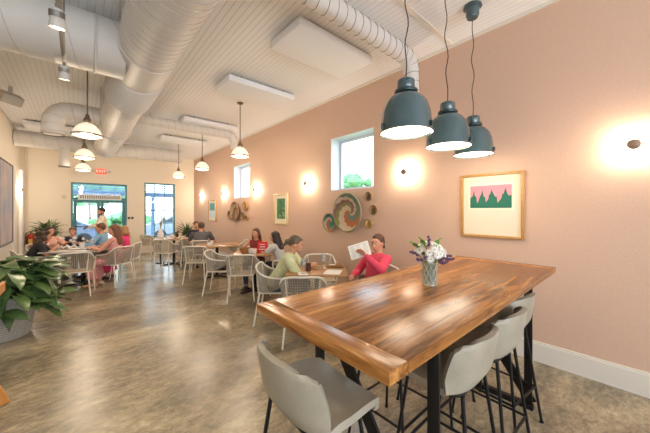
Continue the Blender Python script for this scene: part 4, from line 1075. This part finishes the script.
# ------------------------------------------------------------------ peace lily
pl = thing('peace_lily', 'big dark green peace lily in a grey zigzag-relief pot at left', 'potted plant', at(-1, 3.45))
def pot_material():
    m = mat('grey_zigzag_pot', (196, 194, 188), .7)
    nt = m.node_tree; b = nt.nodes['Principled BSDF']; tc = nt.nodes['Texture Coordinate']
    sp = nt.nodes.new('ShaderNodeSeparateXYZ'); nt.links.new(tc.outputs['Object'], sp.inputs[0])
    def M(op, a, bb=None):
        n = nt.nodes.new('ShaderNodeMath'); n.operation = op
        for i, x in enumerate((a, bb)):
            if x is None: continue
            if isinstance(x, (int, float)): n.inputs[i].default_value = x
            else: nt.links.new(x, n.inputs[i])
        return n.outputs[0]
    ang = M('MULTIPLY', M('ARCTAN2', sp.outputs['Y'], sp.outputs['X']), 36 / (2 * PI))
    zz = M('PINGPONG', ang, 1.0)
    v = M('FRACT', M('ADD', M('MULTIPLY', sp.outputs['Z'], 38.0), M('MULTIPLY', zz, 1.4)))
    s = M('PINGPONG', v, .5)
    bp = nt.nodes.new('ShaderNodeBump'); bp.inputs['Strength'].default_value = 1; bp.inputs['Distance'].default_value = .02
    nt.links.new(s, bp.inputs['Height']); nt.links.new(bp.outputs['Normal'], b.inputs['Normal'])
    r = nt.nodes.new('ShaderNodeValToRGB'); r.color_ramp.elements[0].color = lin((160, 158, 152)); r.color_ramp.elements[1].color = lin((208, 206, 200)); r.color_ramp.elements[1].position = .4
    nt.links.new(s, r.inputs['Fac']); nt.links.new(r.outputs['Color'], b.inputs['Base Color']); return m
MB().lathe([(0, .0), (.262, .0), (.275, .02), (.31, .25), (.335, .50), (.325, .515), (.305, .50), (.29, .44), (0, .44)], 48).build('pot', pot_material(), pl)
MB().lathe([(0, .445), (.288, .445)], 32).build('soil', mat('dark_soil', (50, 40, 32), .95), pl)
f = MB(); s_ = MB(); r_ = random.Random(11)
for k in range(290):
    az = r_.uniform(0, 2 * PI); reach = r_.uniform(.05, .44); hz = r_.uniform(.47, 1.00) - reach * .35
    b0 = V((.1 * math.cos(az), .1 * math.sin(az), .44)); tip = V((reach * math.cos(az), reach * math.sin(az), hz))
    s_.tube([b0, b0.lerp(tip, .5) + V((0, 0, .08)), tip], .004, 5)
    add_leaf(f, tip, az + r_.uniform(-.5, .5), r_.uniform(-.5, .45), r_.uniform(.26, .40), r_.uniform(.06, .09), r_.uniform(.5, 1.2), r_.uniform(-.5, .5))
f.build('foliage', mat('lily_leaf', (104, 130, 76), .3, noise=(6, 1, (52, 84, 44))), pl, mods=[('SOLIDIFY', dict(thickness=.0015))])
s_.build('stems', mat('lily_stem', (84, 120, 60), .5), pl)

# ------------------------------------------------------------------ wooden high chair cut by the left edge
ea = thing('high_chair', 'light orange wooden high chair cut off by the left edge, one splayed foot showing', 'high chair', (-.82, 3.16, 0))
M_ez = mat('orange_pine', (214, 150, 78), .45, noise=(9, 1, (196, 130, 60)))
for sx in (-1, 1):
    for sy in (-1, 1):
        MB().bar((sx * .385, sy * .225, .012), (sx * .17, sy * .13, .62), .05, .03, (0, 1, 0)).build('leg', M_ez, ea)
MB().box((0, 0, .60), (.36, .32, .03), bevel=.006).build('seat', M_ez, ea)
for sx in (-1, 1): MB().bar((sx * .26, -.15, .30), (sx * .26, .15, .30), .025, .04).build('side_rail', M_ez, ea)
MB().box((-.15, 0, .84), (.03, .30, .44), bevel=.006).build('backrest', M_ez, ea)
for sy in (-1, 1): MB().bar((-.14, sy * .16, .90), (.24, sy * .16, .90), .025, .05).bar((.14, sy * .16, .6), (.14, sy * .16, .9), .03, .03, (1, 0, 0)).build('armrest', M_ez, ea)
MB().box((.25, 0, .93), (.26, .40, .02), bevel=.004).box((.376, 0, .955), (.018, .40, .07)).box((.25, .2, .955), (.26, .018, .06)).box((.25, -.2, .955), (.26, .018, .06)).build('tray', M_ez, ea)
# ------------------------------------------------------------------ people
def ik(a, c, l1, l2, pole):
    d = c - a; L = d.length
    if L > (l1 + l2) * .995: c = a + d * ((l1 + l2) * .995 / L); d = c - a; L = d.length
    x = (l1 * l1 - l2 * l2 + L * L) / (2 * L); h = math.sqrt(max(0, l1 * l1 - x * x)); n = d.normalized()
    p = V(pole); p = (p - n * p.dot(n)).normalized()
    return a + n * x + p * h, c
def SK(rgb): return mat('skin_%d_%d' % (rgb[0], rgb[2]), rgb, .5)
def person(label, u, D, deg, seat=.445, lean=.1, headpitch=0.0, headyaw=0.0, skin=(206, 150, 120), hair=('short', (60, 42, 32)), top=((120, 130, 140), 'short'),
           bottom=((50, 56, 70), 'trousers'), handL=(.38, .12, .80), handR=(.38, -.12, .80), stand=False, s=1.0, vox=.0105, shoe=(60, 50, 46), female=True, pos=None, legs=None, side=0.0, extra=None, curl=.5, beard=None, palmL=None, palmR=None):
    p = at(u, D) if pos is None else V(pos)
    root = thing('person', label, 'person', p, yaw(deg))
    S = s; sw = (.165 if female else .185) * S
    hipz = (.90 * S if stand else seat + .085)
    hip = V((0, 0, hipz)); up = V((math.sin(lean), side, math.cos(lean))).normalized()
    RY = V((0, 0, 1)).rotation_difference(up).to_matrix()
    def T(x, y, z): return hip + RY @ V((x * S, y * S, z * S))
    body = MB(); dep = 1.0 if female else 1.08
    pel = (T(0, 0, 0), (.115 * S, .165 * S, .10 * S), RY); wai = (T(.005, 0, .17), (.085 * S * dep, (.118 if female else .14) * S, .08 * S), RY)
    che = (T(.01, 0, .32), (.105 * S * dep, (.135 if female else .158) * S, .11 * S), RY); sho = (T(-.008, 0, .44), (.062 * S, sw * 1.0, .05 * S), RY)
    for a, b_ in ((pel, wai), (wai, che), (che, sho)): body.hull([a, b_])
    nb = T(-.012, 0, .45); hc0 = T(.018, 0, .60)
    HR = (Matrix.Rotation(headyaw, 3, 'Z') @ Matrix.Rotation(headpitch, 3, 'Y'))
    piv = T(0, 0, .52)
    def Hd(x, y, z): return piv + HR @ V((x * S, y * S, z * S))
    body.hull([(nb, .056 * S), (Hd(-.005, 0, .03), .05 * S)])
    # head: skull, face and jaw
    body.ell(Hd(-.005, 0, .115), (.098 * S, .076 * S, .092 * S), HR, 20)
    body.hull([(Hd(.02, 0, .10), (.072 * S, .066 * S, .075 * S), HR), (Hd(.045, 0, .022), (.036 * S, .034 * S, .026 * S), HR), (Hd(-.01, 0, .05), (.055 * S, .058 * S, .04 * S), HR)])
    body.hull([(Hd(.088, 0, .105), .010 * S), (Hd(.104, 0, .068), (.014 * S, .015 * S, .010 * S))])
    body.ell(Hd(.078, 0, .032), (.014 * S, .024 * S, .010 * S), HR, 10)
    for y in (-1, 1): body.ell(Hd(0, y * .078, .085), (.02 * S, .009 * S, .03 * S), HR, 10)
    # arms
    la, lf = .275 * S, .245 * S; AR = {}
    for y, h, pm in ((1, handL, palmL), (-1, handR, palmR)):
        sh = T(-.005, y * (sw / S + .012), .425); tgt = V(h) if not stand else V(h)
        pole = V((-.35, y * .9, -.75))
        el, wr = ik(sh, tgt, la, lf, pole); AR[y] = (sh, el, wr)
        body.hull([(sh, .050 * S), (el, .037 * S)]); body.hull([(el, .038 * S), (wr, .026 * S)])
        f = (wr - el).normalized(); n = V(pm).normalized() if pm else V((0, 0, -1)); n = (n - f * n.dot(f)).normalized(); sd = f.cross(n) * (1 if y > 0 else -1)  # thumb side
        R = Matrix((f, f.cross(n), -n)).transposed()
        pc = wr + f * .05 * S
        body.hull([(wr + f * .012 * S, (.018 * S, .024 * S, .015 * S), R), (wr + f * .075 * S, (.014 * S, .038 * S, .012 * S), R)])
        for k, (off, ln) in enumerate(((.028, .070), (.010, .078), (-.009, .073), (-.027, .058))):
            b0 = wr + f * .078 * S + sd * off * S; P = [b0]; a = curl * .6
            for j, q in enumerate((.42, .33, .25)):
                dirn = f * math.cos(a) + n * math.sin(a); P.append(P[-1] + dirn * ln * q * S); a += curl
            for j in range(3): body.hull([(P[j], (.0098 - .0006 * j) * S), (P[j + 1], (.0092 - .0006 * j) * S)])
        b0 = wr + f * .03 * S + sd * .022 * S; d1 = (f * .7 + sd * .75 + n * .25).normalized(); d2 = (f * .95 + sd * .15 + n * .4).normalized()
        body.hull([(b0, .013 * S), (b0 + d1 * .035 * S, .011 * S)]); body.hull([(b0 + d1 * .035 * S, .011 * S), (b0 + d1 * .035 * S + d2 * .035 * S, .0095 * S)])
    # legs
    LG = {}
    for y in (1, -1):
        hj = hip + V((0, y * .085 * S, -.03 * S if not stand else -.04 * S))
        if stand: kn = V((.03 + (.06 if y > 0 else -.02), y * .10 * S, .47 * S)); an = V((-.02 + (.04 if y > 0 else -.06), y * .11 * S, .085 * S))
        elif legs: kn, an = V(legs[y][0]), V(legs[y][1])
        else: kn = V((.42 * S, y * .11 * S, hipz - .03)); an = V((.36 * S, y * .12 * S, .085 * S))
        LG[y] = (hj, kn, an)
        body.hull([(hj, .082 * S), (kn, .056 * S)]); body.hull([(kn, .056 * S), (an + V((0, 0, .12)), .046 * S)]); body.hull([(an + V((0, 0, .12)), .046 * S), (an, .034 * S)])
        body.hull([(an + V((-.03, 0, -.045)), (.03, .03, .032)), (an + V((.12 * S, 0, -.06)), (.045, .038, .022))])
    rm = [('REMESH', dict(mode='VOXEL', voxel_size=vox, use_smooth_shade=True)), ('SMOOTH', dict(factor=.5, iterations=2))]
    b_ = body.build('body', SK(skin), root, mods=rm)
    # eyes and mouth
    M_eye = mat('eye_white', (232, 226, 220), .3); M_iris = mat('dark_iris', (50, 34, 26), .3); M_lip = mat('lips', (168, 88, 80), .5); M_brow = mat('brow_%d' % hair[1][0], hair[1], .8)
    for y in (-1, 1):
        e = MB().ell(Hd(.080, y * .031, .108), (.009 * S, .012 * S, .0055 * S), HR, 10).build('eye', M_eye, root)
        MB().ell(Hd(.0885, y * .031, .108), (.004 * S, .006 * S, .0065 * S), HR, 8).build('iris', M_iris, e)
        MB().hull([(Hd(.089, y * .016, .130), .0045 * S), (Hd(.082, y * .047, .130), .0035 * S)]).build('eyebrow', M_brow, root)
    MB().ell(Hd(.090, 0, .033), (.006 * S, .020 * S, .005 * S), HR, 8).build('mouth', M_lip, root)
    # hair
    M_h = mat('hair_%d_%d' % (hair[1][0], hair[1][1]), hair[1], .55, noise=(30, 1, tuple(int(c * .75) for c in hair[1])), bump=(90, .4))
    h = MB(); st = hair[0]
    h.ell(Hd(-.022, 0, .135), (.098 * S, .086 * S, .090 * S), HR, 20)
    h.hull([(Hd(.0, 0, .185), (.075 * S, .062 * S, .028 * S), HR), (Hd(-.06, 0, .10), (.045 * S, .070 * S, .06 * S), HR)])
    if st in ('long', 'curly', 'bob'):
        zl = {'long': -.20, 'curly': -.12, 'bob': -.02}[st]; wd = .115 if st == 'curly' else .080
        for y in (-1, 1):
            h.hull([(Hd(-.02, y * .066, .13), (.05 * S, .026 * S, .05 * S), HR), (Hd(-.035, y * .085, .02), (.05 * S, .026 * S, .05 * S), HR)])
            h.hull([(Hd(-.035, y * .080, .02), (.048 * S, .03 * S, .05 * S), HR), (T(-.05, y * wd, .44 + (zl + .12)), (.045 * S, .035 * S, .05 * S))])
        h.hull([(Hd(-.07, 0, .1), (.05 * S, .075 * S, .06 * S), HR), (T(-.095, 0, .44 + (zl + .10)), (.035 * S, (wd + .02) * S, .05 * S))])
    if st == 'curly':
        rr_ = random.Random(3)
        for k in range(46):
            a = rr_.uniform(0, 2 * PI); z = rr_.uniform(-.10, .21)
            x, y = -.035 + .10 * math.cos(a), .115 * math.sin(a)
            if x > .035 and z < .17: continue
            h.ell(Hd(x, y, z), (.036 * S,) * 3, seg=8)
    if st == 'bun':
        h.ell(Hd(-.125, 0, .09), (.042 * S, .042 * S, .042 * S), seg=12)
        h.hull([(Hd(-.11, 0, .11), .03 * S), (Hd(-.17, 0, -.0), .018 * S)])
    hm = [('REMESH', dict(mode='VOXEL', voxel_size=.009, use_smooth_shade=True)), ('SMOOTH', dict(factor=.5, iterations=3))]
    h.build('hair', M_h, root, mods=hm)
    if beard: MB().hull([(Hd(.055, 0, .012), (.036 * S, .040 * S, .024 * S), HR), (Hd(.01, .0, .05), (.05 * S, .070 * S, .03 * S), HR)]).build('beard', M_h, root)
    # clothes
    if isinstance(top[0], bpy.types.Material): M_t = top[0]
    else: M_t = mat('cloth_%d_%d_%d' % top[0], top[0], .85, bump=(25, .5))
    g = .014 * S; c = MB()
    def inf(e, k=g): return (e[0], tuple(x + k for x in e[1]), e[2])
    for a, bb in ((inf(pel, g * 1.3), inf(wai, g * 2)), (inf(wai, g * 2), inf(che, g * 1.3)), (inf(che, g * 1.3), (sho[0] - up * .008, tuple(x + g * .9 for x in sho[1]), RY))): c.hull([a, bb])
    fr = {'long': 1.6, 'short': .62, 'none': 0, 'half': .85}[top[1]]
    for y in (1, -1):
        sh, el, wr = AR[y]
        if fr > 0:
            e1 = sh.lerp(el, min(1, fr)); k = .018 if top[1] != 'half' else .030
            c.hull([(sh, (.052 + .012) * S), (e1, (.042 + k) * S)])
            if fr > 1: c.hull([(el, (.042 + .014) * S), (el.lerp(wr, .93), (.030 + .012) * S)])
    if bottom[1] == 'dress':
        for y in (1, -1): c.hull([(hip, (.12, .17, .10)), (LG[y][1], (.09, .09, .08))])
        c.hull([(LG[1][1], (.085, .08, .08)), (LG[-1][1], (.085, .08, .08)), (LG[1][2] + V((0, .02, .1)), (.10, .07, .03)), (LG[-1][2] + V((0, -.02, .1)), (.10, .07, .03))])
    cm = [('REMESH', dict(mode='VOXEL', voxel_size=.012, use_smooth_shade=True)), ('SMOOTH', dict(factor=.5, iterations=4)), ('DISPLACE', dict(texture=CLOUD, strength=.010, mid_level=.5))]
    c.build('dress' if bottom[1] == 'dress' else 'shirt', M_t, root, mods=cm)
    if bottom[1] == 'trousers':
        q = MB(); q.hull([(pel[0] - up * .02, tuple(x + .010 for x in pel[1]), RY), (LG[1][0], .092 * S), (LG[-1][0], .092 * S)])
        for y in (1, -1):
            hj, kn, an = LG[y]
            q.hull([(hj, .094 * S), (kn, .068 * S)]); q.hull([(kn, .069 * S), (an + V((0, 0, .05)), .054 * S)])
        q.build('trousers', mat('cloth_%d_%d_%d' % bottom[0], bottom[0], .85), root, mods=cm)
    for y in (1, -1):
        an = LG[y][2]
        MB().hull([(an + V((-.04, 0, -.047)), (.034, .036, .036)), (an + V((.04, 0, -.045)), (.045, .04, .038)), (an + V((.135 * S, 0, -.062)), (.05, .044, .022))]).build('shoe', mat('shoe_%d' % shoe[0], shoe, .5), root)
    root['_h'] = 0; del root['_h']
    return root, Hd, AR

def floral(name, a, b_, sc):
    m = mat(name, a, .85); nt = m.node_tree; b = nt.nodes['Principled BSDF']; tc = nt.nodes['Texture Coordinate']
    v = nt.nodes.new('ShaderNodeTexVoronoi'); v.inputs['Scale'].default_value = sc; nt.links.new(tc.outputs['Object'], v.inputs['Vector'])
    r = nt.nodes.new('ShaderNodeValToRGB'); r.color_ramp.elements[0].position = .25; r.color_ramp.elements[0].color = lin(b_); r.color_ramp.elements[1].position = .4; r.color_ramp.elements[1].color = lin(a)
    nt.links.new(v.outputs['Distance'], r.inputs['Fac']); nt.links.new(r.outputs['Color'], b.inputs['Base Color']); return m

# green blouse
person('woman in a pale green blouse seated in profile, head bent over the table', 276, 4.0, -3, lean=.50, headpitch=.35, hair=('bun', (112, 92, 72)), skin=(200, 146, 114),
       top=(floral('green_blouse', (206, 210, 164), (224, 224, 190), 22), 'half'), bottom=((84, 92, 108), 'trousers'), handL=(.50, .06, .79), handR=(.50, -.10, .79), vox=.0085, palmL=(0, 0, -1), palmR=(0, 0, -1))
# pink shirt with menu
pk_, Hd_, AR_ = person('woman in a pink shirt by the wall holding up a large white menu', 374.5, 3.76, 212, seat=.42, lean=-.12, headpitch=.12, headyaw=.30, hair=('bun', (98, 62, 42)), skin=(204, 148, 118),
       top=((222, 74, 104), 'long'), bottom=((60, 56, 66), 'trousers'), handL=(.25, .12, .985), handR=(.27, -.12, .70), vox=.0085, curl=.55, palmL=(.9, -.2, 0), palmR=(0, 0, -1))
def world_pt(root, p): return Matrix.Translation(root.location) @ root.rotation_euler.to_matrix().to_4x4() @ V(p)
mn = thing('large_menu', 'large white menu sheet held up by the woman in the pink shirt', 'menu', at(359.5, 3.60, 1.045), yaw(0))
Rm = Euler((-.25, -.32, -.22))
MB().box((0, 0, 0), (.27, .002, .185), Rm).build('sheet', M_paper, mn, False)
q = MB()
for cx in (-.085, 0, .085):
    for k in range(9): q.box(Rm.to_matrix() @ V((cx, -.0014, .07 - k * .017)), (.062 - (k % 3) * .01, .0006, .0035), Rm)
q.build('print_lines', M_print, mn, False)
# tank top woman
person('woman in a dark red tank top with long brown hair facing the camera', 257.5, 5.9, 262, s=.91, lean=.18, headpitch=.12, headyaw=-.1, hair=('long', (84, 50, 34)), skin=(204, 146, 116),
       top=((132, 50, 44), 'none'), bottom=((60, 62, 72), 'trousers'), handL=(.36, .16, .80), handR=(.36, -.16, .80))
person('woman with long dark hair and grey top seen from behind, reaching to the table', 283.5, 5.35, 165, s=.9, lean=.38, headpitch=.1, hair=('long', (48, 34, 30)), skin=(204, 150, 122),
       top=((196, 194, 188), 'short'), bottom=((60, 62, 72), 'trousers'), handL=(.46, .02, .80), handR=(.44, -.2, .80))
person('man in a dark grey T-shirt hunched over the table, back to the camera', 200.5, 7.35, 108, lean=.38, headpitch=.2, female=False, hair=('short', (92, 66, 46)), skin=(202, 146, 116),
       top=((84, 84, 88), 'short'), bottom=((60, 60, 70), 'trousers'), handL=(.44, .14, .80), handR=(.44, -.14, .80), s=1.03)
person('diner in a black top seated beyond the man in grey', 195, 8.35, 312, lean=.2, headpitch=.25, hair=('short', (120, 72, 44)), skin=(208, 150, 122),
       top=((36, 36, 42), 'short'), bottom=((50, 50, 60), 'trousers'))
person('child in a pale grey top with back turned at the second table from the wall end', 190.5, 6.75, 60, lean=.2, headpitch=.5, s=.66, seat=.50, hair=('short', (150, 110, 80)), skin=(206, 150, 122),
       top=((198, 198, 200), 'short'), bottom=((90, 96, 110), 'trousers')) if False else None
# left group
person('woman with curly dark hair and black top, back to the camera, by the big plant', 26.5, 5.5, 42, s=.92, lean=.52, headpitch=.2, hair=('curly', (84, 62, 48)), skin=(196, 140, 112),
       top=((38, 38, 42), 'short'), bottom=((46, 46, 54), 'trousers'), handL=(.40, .05, .80), handR=(.40, -.12, .80))
person('woman in a white and pink floral top with dark hair in the left group', 46, 6.4, -15, s=.93, lean=.25, headpitch=.15, hair=('bob', (70, 46, 38)), skin=(206, 150, 124),
       top=(floral('floral_blouse', (226, 168, 150), (246, 240, 232), 14), 'short'), bottom=((80, 70, 70), 'trousers'))
bx_, BH, _ = person('boy in a dark patterned top leaning on the far side of the left table', 74, 6.95, 298, lean=.2, headpitch=.2, s=.86, female=False, hair=('short', (104, 68, 46)), skin=(212, 156, 128),
       top=(floral('dark_shirt', (36, 42, 54), (220, 220, 222), 7), 'short'), bottom=((70, 76, 90), 'trousers'), handL=(.34, .10, .80), handR=(.34, -.10, .80))
person('man in a light blue shirt with brown hair facing left at the left table', 105, 6.75, 198, lean=.16, headpitch=.1, headyaw=.2, female=False, hair=('short', (118, 78, 52)), skin=(206, 148, 120),
       top=((132, 176, 206), 'long'), bottom=((70, 76, 92), 'trousers'), beard=None)
person('woman in a pink floral sleeveless dress on the right of the left table', 116.5, 5.93, 195, lean=.06, headpitch=.15, headyaw=.4, hair=('long', (128, 82, 54)), skin=(214, 156, 132),
       top=(floral('pink_floral_dress', (222, 152, 152), (240, 204, 196), 16), 'none'), bottom=((222, 152, 152), 'dress'), shoe=(214, 170, 140))
person('woman in a hot pink top half hidden behind the floral-dress woman', 126.5, 6.6, 195, s=.93, lean=.12, headpitch=.1, hair=('bob', (180, 136, 92)), skin=(214, 158, 132),
       top=((226, 60, 120), 'short'), bottom=((200, 40, 110), 'dress'))
person('bearded man in a cream shirt standing by the glass door holding a tray', 103, 8.75, 225, stand=True, lean=.03, headpitch=.22, headyaw=.2, s=1.01, female=False, hair=('short', (44, 34, 30)), skin=(198, 142, 112), beard=True,
       top=((226, 216, 194), 'long'), bottom=((48, 50, 58), 'trousers'), handL=(.34, .14, 1.06), handR=(.34, -.14, 1.06))
tr = thing('serving_tray', 'dark round tray held by the standing bearded man', 'tray', at(101.5, 8.75, 1.075) + Matrix.Rotation(yaw(225), 3, 'Z') @ V((.46, 0, 0)))
MB().lathe([(0, 0), (.15, 0), (.165, .015), (.16, .018), (.148, .006), (0, .006)], 32).build('tray_disc', mat('dark_tray', (58, 44, 40), .4), tr)
MB().lathe([(.152, .012), (.168, .012), (.168, .02), (.152, .02)], 32).build('rim', M_bronze, tr)
for lb, u, D, seat_deg in (('cream woven armchair holding the boy in the dark patterned top', 74, 6.98, 298), ('cream woven armchair holding the man in the light blue shirt', 105, 6.75, 198),
                           ('cream woven armchair holding the woman in the hot pink top', 126.5, 6.6, 195), ('cream woven armchair holding the woman in the floral blouse', 46, 6.4, -15)):
    chair(lb, u, D, seat_deg, GD)
t = thing('sunglasses', 'dark sunglasses pushed up on the head of the woman in the floral top', 'sunglasses', (0, 0, 0)) if False else None

# ------------------------------------------------------------------ fill area lights added at the invented windows behind the camera
light('back_fill_light', 'AREA', (1.4, YB + .05, 1.85), 60, (214, 230, 255), 2.2, (PI / 2, 0, 0), None, shape='RECTANGLE', size_y=2.2)
light('back_fill_light', 'AREA', (-1.6, YB + .05, 1.85), 45, (214, 230, 255), 1.9, (PI / 2, 0, 0), None, shape='RECTANGLE', size_y=2.2)
# track and added fill pendants in the part of the room behind the camera
